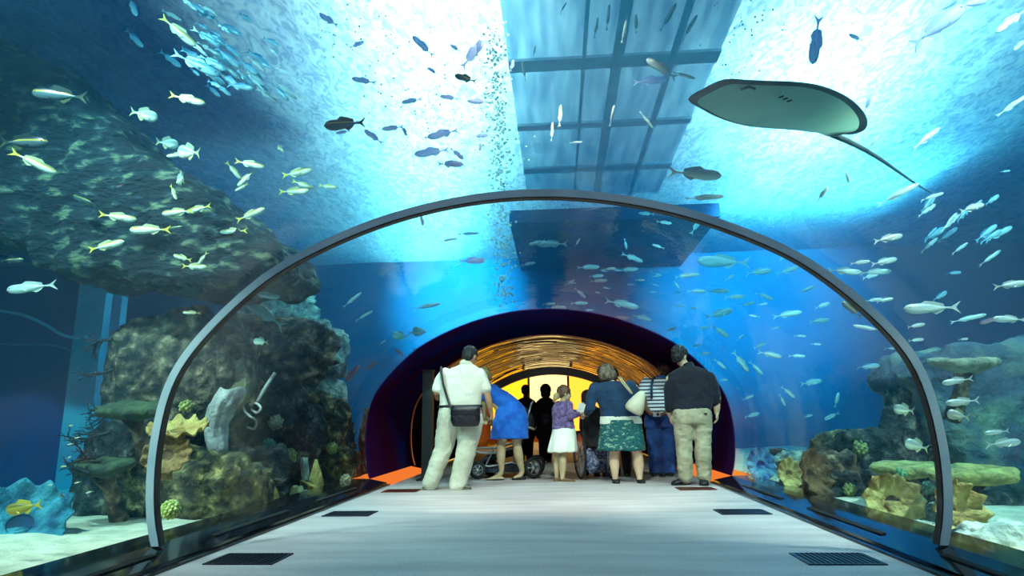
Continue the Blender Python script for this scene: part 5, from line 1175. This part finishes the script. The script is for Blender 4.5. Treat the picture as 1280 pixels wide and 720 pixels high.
b = MB(); g.torso(b, [(827.5, 515, 20.5, .13, 0), (827, 525, 21.5, .14, 0), (827, 534, 21, .14, 0)]); g.limb(b, [(818, 530), (819, 560), (820.5, 588)], [.125, .105, .095]); g.limb(b, [(837, 530), (837, 560), (837, 587)], [.125, .105, .095])
g.done(b, 'jeans', jn, .012, 2, .010, 8)
g.shoe((822, 592, .12), (822, 598, -.16), black_shoe, .055, .06, sole=mat('pale sole', srgb(160, 160, 156), rough=.7)); g.shoe((837, 591, .12), (838, 597, -.14), black_shoe, .055, .06, sole=mat('pale sole b', srgb(160, 160, 156), rough=.7))
for sx in (-1, 1):
    mb = MB(); mb.tube([g.P(828.5+sx*11, 472, 0), g.P(828.5+sx*13, 475, -.11), g.P(828.5+sx*14, 484, -.145), g.P(828.5+sx*14, 498, -.13)], .018, 6); mb.build('backpack_strap', mat('navy strap %d' % sx, srgb(30, 60, 96), rough=.8), g.t)
cp = aty(821, 518, 9.2); o = MB().box((0, 0, 0), (.10, .03, .06)).build('camera', mat('silver camera shell', srgb(190, 194, 200), rough=.3, metal=.6), smooth=False); o.location = cp; tag(o, 'small silver camera in hands of the man in striped polo', 'camera')
mb = MB(); mb.tube([V3((.01, -.015, 0)), V3((.01, -.03, 0))], .02, 12); mb.build('lens', black_shoe, o)
# ---- man in navy shirt
g = Fig('man in navy shirt and khaki trousers seen from behind, black hair', (865, 606), 8.35)
b = MB(); g.head(b, (850, 446), .24, -.75, -.25); g.limb(b, [(853, 452), (860, 464)], [.055, .066])
g.limb(b, [(889, 474), (896, 496), (896, 510, .02), (896, 516, .04)], [.06, .052, .042, .032]); g.hand(b, g.P(896, 515, .04), (0, .05, -1), (-1, .1, 0), 1, 1.05, .6)
g.limb(b, [(838, 474), (836, 496), (835, 512, .05), (838, 520, .1)], [.06, .05, .04, .03]); g.hand(b, g.P(838, 519, .1), (.05, .1, -1), (1, .1, 0), -1, 1, .5)
g.torso(b, [(864, 475, 20, .09, 0), (865, 508, 18, .1, 0)])
g.done(b, 'body', sk_pale, .0075); g.eyes()
g.hair(hairm('dark brown hair', srgb(4, 3, 4), srgb(24, 19, 17)), [((0, -.024, .045), (.09, .108, .09)), ((0, -.06, -.01), (.08, .055, .08)), ((0, .03, .09), (.06, .06, .03))])
nv = cloth('navy shirt', srgb(3, 5, 20), srgb(10, 14, 38), 6, .6, 7)
b = MB(); g.torso(b, [(861, 459, 11, .08, 0), (862, 464, 22, .11, 0), (864, 473, 28, .13, 0), (866, 487, 27, .135, 0), (866, 500, 25, .13, 0), (865, 513, 24, .13, 0)])
g.limb(b, [(886, 472), (891, 482), (894, 494), (895.5, 505, .02)], [.074, .070, .062, .05]); g.limb(b, [(841, 473), (837, 484), (836, 496), (836, 511, .04)], [.074, .068, .058, .046]); b.tube([g.P(860, 460), g.P(858, 454.5, .01)], [.085, .078], 16)
g.done(b, 'shirt', nv, .012, 3, .010, 6)
kk = cloth('khaki trousers', srgb(150, 142, 116), srgb(184, 176, 148), 5, .7, 7)
b = MB(); g.torso(b, [(865, 511, 23, .13, 0), (865, 520, 24, .145, -.01), (865, 529, 23.5, .14, 0)])
g.limb(b, [(854, 526), (855.5, 558), (857, 596)], [.122, .094, .082]); g.limb(b, [(877, 526), (878.5, 558), (880, 595)], [.122, .095, .082])
g.done(b, 'trousers', kk, .012, 2, .016, 9)
mb = MB(); mb.box(g.P(882, 517, -.15), (.045, .012, .012)); mb.build('pocket_flap', black_shoe, g.t, False)
g.shoe((862, 603, .05), (840, 606.5, -.05), black_shoe, .052, .055); g.shoe((880, 602, .08), (880, 607, -.16), black_shoe, .052, .055)
# ---- silhouettes near the lit room: backlit shade painted into coat and skin
dkc = cloth('black coat', srgb(14, 12, 18), srgb(24, 20, 26)); sk_d2 = skinm('skin with painted shade', srgb(90, 60, 46), srgb(100, 70, 54)); dh = hairm('dark hair', srgb(10, 8, 10), srgb(24, 18, 20))
g = Fig('dark figure in front of the lit room, left of the one with backpack', (657, 575), 13.7)
b = MB(); g.head(b, (657, 489), .235, 0, 0); g.limb(b, [(657, 494), (657, 499)], [.05, .06]); g.torso(b, [(657, 504, 9, .09, 0), (657, 540, 9, .1, 0)])
g.limb(b, [(647, 507), (644, 525, .05), (649, 535, .2)], [.05, .042, .03]); g.hand(b, g.P(649, 535, .2), (0, 1, 0), (0, 0, -1)); g.limb(b, [(668, 507), (671, 525, .05), (666, 535, .2)], [.05, .042, .03]); g.hand(b, g.P(666, 535, .2), (0, 1, 0), (0, 0, -1), -1)
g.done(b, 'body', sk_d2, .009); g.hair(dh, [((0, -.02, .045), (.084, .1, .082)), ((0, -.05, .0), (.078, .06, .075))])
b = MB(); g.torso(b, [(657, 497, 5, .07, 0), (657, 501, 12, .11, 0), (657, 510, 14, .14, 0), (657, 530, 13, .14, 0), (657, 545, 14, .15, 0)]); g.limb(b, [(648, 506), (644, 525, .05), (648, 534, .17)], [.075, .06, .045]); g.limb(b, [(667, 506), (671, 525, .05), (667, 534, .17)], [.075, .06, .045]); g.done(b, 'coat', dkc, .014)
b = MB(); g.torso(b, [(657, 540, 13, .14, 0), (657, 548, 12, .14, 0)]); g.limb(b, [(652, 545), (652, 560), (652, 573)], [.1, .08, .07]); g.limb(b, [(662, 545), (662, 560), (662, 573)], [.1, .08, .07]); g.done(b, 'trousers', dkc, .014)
g.shoe((652, 574, -.1), (652, 574, .16), black_shoe); g.shoe((662, 574, -.1), (662, 574, .16), black_shoe)
g = Fig('dark figure with small backpack in front of the lit room, head covered', (682, 576), 13.2)
b = MB(); g.head(b, (682, 489), .235, 0, 0); g.limb(b, [(682, 494), (682, 500)], [.05, .06]); g.torso(b, [(682, 505, 9, .09, 0), (682, 540, 9, .1, 0)])
g.limb(b, [(673, 507), (670, 526, .05), (675, 535, .2)], [.05, .042, .03]); g.hand(b, g.P(675, 535, .2), (0, 1, 0), (0, 0, -1)); g.limb(b, [(691, 507), (694, 526, .05), (690, 535, .2)], [.05, .042, .03]); g.hand(b, g.P(690, 535, .2), (0, 1, 0), (0, 0, -1), -1)
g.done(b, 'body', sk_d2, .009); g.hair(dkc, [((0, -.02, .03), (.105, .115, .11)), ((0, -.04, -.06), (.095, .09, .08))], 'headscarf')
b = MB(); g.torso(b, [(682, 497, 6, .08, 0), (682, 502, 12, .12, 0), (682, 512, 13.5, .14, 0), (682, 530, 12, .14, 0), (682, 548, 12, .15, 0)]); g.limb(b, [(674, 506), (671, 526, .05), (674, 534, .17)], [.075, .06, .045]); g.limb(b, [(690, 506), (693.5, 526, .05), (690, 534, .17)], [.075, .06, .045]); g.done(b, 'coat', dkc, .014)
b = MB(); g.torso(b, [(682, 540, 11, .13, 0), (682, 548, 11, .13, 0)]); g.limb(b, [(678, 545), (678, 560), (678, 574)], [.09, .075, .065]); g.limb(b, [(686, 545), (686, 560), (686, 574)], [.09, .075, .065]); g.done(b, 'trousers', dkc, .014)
g.shoe((678, 576, -.1), (678, 576, .16), black_shoe); g.shoe((686, 576, -.1), (686, 576, .16), black_shoe)
bk = aty(682, 522, 12.97); t = thing('backpack', 'small grey black backpack on the headscarfed dark figure', 'backpack', bk)
mb = MB(); mb.ell((0, 0, 0), (.13, .07, .15)); mb.build('pack', mat('dark grey pack', srgb(30, 32, 44), srgb(60, 64, 80), 12, .6), t); mb = MB(); mb.ell((0, -.06, -.05), (.09, .035, .07)); mb.build('front_pocket', mat('grey pocket', srgb(56, 60, 78), rough=.5), t)
# ---- person seated in the wheelchair
g = Fig('person in black seated in the wheelchair, patterned shawl over the knees', (742, 592), 9.17)
b = MB(); g.head(b, (735, 499, .1), .22, -.3, -.2); g.limb(b, [(736, 505, .08), (738, 510, .05)], [.05, .06]); g.torso(b, [(740, 515, 11, .09, .05), (741, 550, 12, .11, .05)])
g.limb(b, [(736, 553, .05), (740, 560, .5), (745, 585, .5)], [.09, .07, .05]); g.limb(b, [(748, 553, .05), (753, 560, .5), (757, 585, .5)], [.09, .07, .05])
g.limb(b, [(731, 517), (729, 535, .05), (734, 541, .3)], [.05, .042, .03]); g.hand(b, g.P(734, 541, .3), (0, 1, 0), (0, 0, -1)); g.limb(b, [(750, 517), (752, 535, .05), (748, 541, .3)], [.05, .042, .03]); g.hand(b, g.P(748, 541, .3), (0, 1, 0), (0, 0, -1), -1)
g.done(b, 'body', sk_d2, .0085); g.hair(dh, [((0, -.02, .04), (.09, .105, .088)), ((0, -.05, -.02), (.085, .07, .085))])
b = MB(); g.torso(b, [(738, 507, 6, .08, .05), (739, 512, 13, .12, .05), (741, 522, 14, .14, .05), (742, 540, 13.5, .15, .05), (742, 558, 14.5, .18, .06)]); g.limb(b, [(731, 516), (729, 535, .05), (733, 540, .26)], [.072, .06, .045]); g.limb(b, [(751, 516), (753, 535, .05), (749, 540, .26)], [.072, .06, .045]); g.done(b, 'coat', dkc, .014)
b = MB(); g.torso(b, [(746, 556, 13, .22, .35), (748, 566, 14, .2, .4), (750, 578, 13, .14, .45), (748, 590, 10, .1, .45)]); g.limb(b, [(736, 566, -.05), (741, 580, -.02), (738, 592, 0)], [.06, .09, .02]); g.done(b, 'shawl', mat('blue grey patterned shawl', srgb(34, 44, 80), srgb(96, 108, 146), 26, .85, c3=srgb(170, 176, 196)), .012, 2, .012, 12)
g.shoe((757, 594, .45), (757, 594, .72), black_shoe); g.shoe((746, 594, .45), (746, 594, .72), black_shoe)
# ---- person hidden behind the teal woman
g = Fig('person in dark trousers mostly hidden behind the woman in teal cardigan', (771, 593), 9.75)
b = MB(); g.head(b, (766, 470), .21, PI*.9, -.3); g.limb(b, [(767, 476), (768, 484)], [.05, .06]); g.torso(b, [(770, 490, 13, .09, 0), (772, 530, 13, .1, 0)])
g.limb(b, [(760, 492), (756, 508), (757, 520, -.1)], [.05, .042, .03]); g.hand(b, g.P(757, 520, -.1), (0, -.5, -.5), (1, 0, 0)); g.limb(b, [(781, 492), (785, 508), (784, 520, -.1)], [.05, .042, .03]); g.hand(b, g.P(784, 520, -.1), (0, -.5, -.5), (-1, 0, 0), -1)
g.done(b, 'body', sk_d2, .009); g.eyes(); g.hair(dh, [((0, -.03, .045), (.082, .09, .078)), ((0, -.06, .0), (.076, .05, .07))])
b = MB(); g.torso(b, [(768, 481, 7, .07, 0), (769, 486, 14, .12, 0), (770, 500, 17, .13, 0), (771, 530, 16, .14, 0)]); g.limb(b, [(759, 491), (756, 508), (757, 518, -.08)], [.07, .058, .042]); g.limb(b, [(782, 491), (785, 508), (784, 518, -.08)], [.07, .058, .042]); g.done(b, 'coat', dkc, .014)
b = MB(); g.torso(b, [(771, 527, 15.5, .14, 0), (771, 540, 15, .14, 0)]); g.limb(b, [(763, 536), (760, 562), (757.5, 587)], [.10, .075, .06]); g.limb(b, [(779, 536), (782, 562), (784, 587)], [.105, .08, .065]); g.done(b, 'trousers', cloth('dark trousers', srgb(22, 24, 36)), .014)
g.shoe((757, 591, .1), (757, 596, -.15), black_shoe); g.shoe((784, 591, .1), (784, 596, -.15), black_shoe)
# ------------------------------------------------------------------ stroller, wheelchair, post
def wheel(t, c, r, w, ax, m_t, m_h, spokes=8, name='wheel'):
    c = V3(c); ax = V3(ax).normalized(); u = ax.cross(V3((0, 0, 1))).normalized(); v = ax.cross(u)
    ring_ = [c+(u*math.cos(a)+v*math.sin(a))*(r-w*.5) for a in [2*PI*k/32 for k in range(32)]]
    o = MB().tube(ring_, w*.5, 10, True).build(name, m_t, t)
    mb = MB(); mb.tube([c+(u*math.cos(a)+v*math.sin(a))*(r-w*1.05) for a in [2*PI*k/32 for k in range(32)]], w*.16, 6, True); mb.tube([c-ax*w*.6, c+ax*w*.6], w*.5+.01, 12)
    for k in range(spokes): a = 2*PI*k/spokes; mb.tube([c, c+(u*math.cos(a)+v*math.sin(a))*(r-w)], .006 if spokes > 8 else .011, 5)
    mb.build('rim', m_h, o)
tyre = mat('black tyre', srgb(16, 16, 20), rough=.8); alu = mat('silver tube', srgb(170, 172, 178), rough=.3, metal=.8); bfab = mat('black stroller fabric', srgb(16, 20, 30), srgb(40, 50, 62), 10, .8, bump=.4)
sb = aty(632, 598, 9.65); sb.z = 0
t = thing('stroller', 'black three row stroller with silver frame and beige rimmed hood beside blue dress woman', 'stroller', sb, 0)
t['label'] = 'black stroller with silver frame and beige hood rim beside the woman in blue dress'
Q = lambda x, y, d=0: aty(x, y, sb.y+d)-sb
wr = .135
for x, d, r_ in ((597, -.25, .125), (667, -.25, .15), (612, .3, .125), (671, .3, .15)):
    p = Q(x, 590, d); p.z = r_; wheel(t, p, r_, .05, (.25 if x < 620 else .75, -1, 0), tyre, alu, 6)
mb = MB()
for d in (-.22, .27):
    a = Q(597, 590, d); a.z = .2; b_ = Q(667, 587, d); b_.z = .17
    mb.tube([a, Q(612, 583, d), Q(640, 578, d), b_], .013, 8); mb.tube([Q(640, 578, d), Q(652, 548, d), Q(660, 520, d), Q(664, 505, d)], .013, 8); mb.tube([Q(604, 588, d), Q(618, 560, d), Q(645, 545, d)], .012, 8)
mb.tube([Q(664, 505, -.22), Q(667, 501, -.1), Q(667, 501, .15), Q(664, 505, .27)], .016, 8); mb.tube([Q(600, 588, -.22), Q(600, 588, .27)], .011, 8); mb.tube([Q(666, 585, -.22), Q(666, 585, .27)], .011, 8)
mb.build('frame', alu, t)
mb = MB(); mb.tube([Q(650, 556, -.24), Q(620, 566, -.28), Q(600, 566, -.2), Q(593, 562, 0), Q(600, 560, .25), Q(620, 560, .3), Q(648, 552, .27)], .018, 8); mb.build('bumper_bar', mat('grey bumper', srgb(140, 144, 150), rough=.4), t)
mb = MB(); R_ = []
for x, y, hw in ((600, 578, .16), (606, 570, .19), (622, 566, .2), (640, 562, .2), (650, 545, .2), (656, 525, .19), (659, 512, .17)):
    c = Q(x, y, .02); R_.append([c+V3((0, -hw, 0)), c+V3((.03, -hw, -.05)), c+V3((.05, 0, -.09)), c+V3((.03, hw, -.05)), c+V3((0, hw, 0)), c+V3((.0, 0, -.03))])
mb.loft(R_); mb.build('seat', bfab, t)
def hood(name, a0, a1, m, r0=.30, th=.012, tube=False):
    c = Q(646, 528, .02); mb = MB()
    if tube:
        mb.tube([c+V3((r0*math.cos(a0)*math.sin(q)*1.0, .21*math.cos(q), r0*math.sin(a0)*math.sin(q))) for q in [PI*k/16 for k in range(17)]], .018, 8)
    else:
        out_ = []
        for k in range(9):
            a = a0+(a1-a0)*k/8; out_.append([c+V3((r0*math.cos(a)*math.sin(q), .21*math.cos(q), r0*math.sin(a)*math.sin(q))) for q in [PI*j/16 for j in range(17)]]+[c+V3((.94*r0*math.cos(a)*math.sin(q), .20*math.cos(q), .94*r0*math.sin(a)*math.sin(q))) for q in [PI*j/16 for j in range(16, -1, -1)]])
        mb.loft(out_)
    mb.build(name, m, t)
hood('hood', math.radians(-20), math.radians(75), bfab, .26); hood('hood_rim', math.radians(-22), 0, mat('beige hood rim', srgb(206, 196, 172), rough=.6), .27, tube=True)
mb = MB(); c = Q(628, 584, .02); mb.loft([[c+V3((x*.30, y*.2, z)) for x, y in ((-1, -1), (1, -1), (1, 1), (-1, 1))] for z in (-.06, -.05)]+[[c+V3((x*.36, y*.22, .05)) for x, y in ((-1, -1), (1, -1), (1, 1), (-1, 1))]]); mb.build('basket', bfab, t, False)
# wheelchair
wb = aty(736, 598, 9.14); wb.z = 0
t = thing('wheelchair', 'wheelchair with large thin black wheel between the girl and teal cardigan woman', 'wheelchair', wb)
Q = lambda x, y, d=0: aty(x, y, 9.14+d)-wb
for x in (725, 764):
    p = Q(x, 574, .1); p.z = .33; wheel(t, p, .33, .034, (1, .22, 0), tyre, alu, 14)
    p = Q(x+9, 595, .62); p.z = .09; wheel(t, p, .09, .03, (1, .22, 0), tyre, alu, 5, 'caster')
mb = MB()
for x in (729, 760):
    mb.tube([Q(x, 505, -.12), Q(x, 512, -.02), Q(x, 557, .02), Q(x+2, 560, .5), Q(x+5, 592, .66)], .012, 8); mb.tube([Q(x, 505, -.12), Q(x, 504, -.2)], .018, 8); mb.tube([Q(x, 540, .02), Q(x+2, 541, .38), Q(x+2, 560, .42)], .011, 8)
    mb.tube([Q(x, 557, .02), Q(x, 590, .05), Q(x+4, 592, .6)], .011, 8)
mb.tube([Q(729, 575, .05), Q(760, 575, .05)], .01, 8); mb.build('frame', alu, t)
mb = MB(); mb.box(Q(745, 558, .26), (.36, .44, .03)); mb.build('seat', bfab, t, False); mb = MB(); mb.box(Q(745, 535, -.01), (.36, .03, .38)); mb.build('backrest', bfab, t, False)
# post beside the left man
pb = aty(534, 603, 9.3); pb.z = 0
t = thing('post', 'tall flat black post standing by left kerb behind the man in white polo', 'post', pb)
hgt = (aty(534, 463, 9.3)-pb).z
mb = MB(); mb.box((0, 0, hgt/2), (.15, .12, hgt-.02)); mb.build('column', mat('black post paint', srgb(10, 10, 18), rough=.5), t, False)
mb = MB(); mb.box((0, 0, .01), (.26, .26, .02)); mb.build('base_plate', black_shoe, t, False)
mb = MB(); mb.box((0, 0, hgt-.005), (.17, .14, .02)); mb.build('cap', black_shoe, t, False)
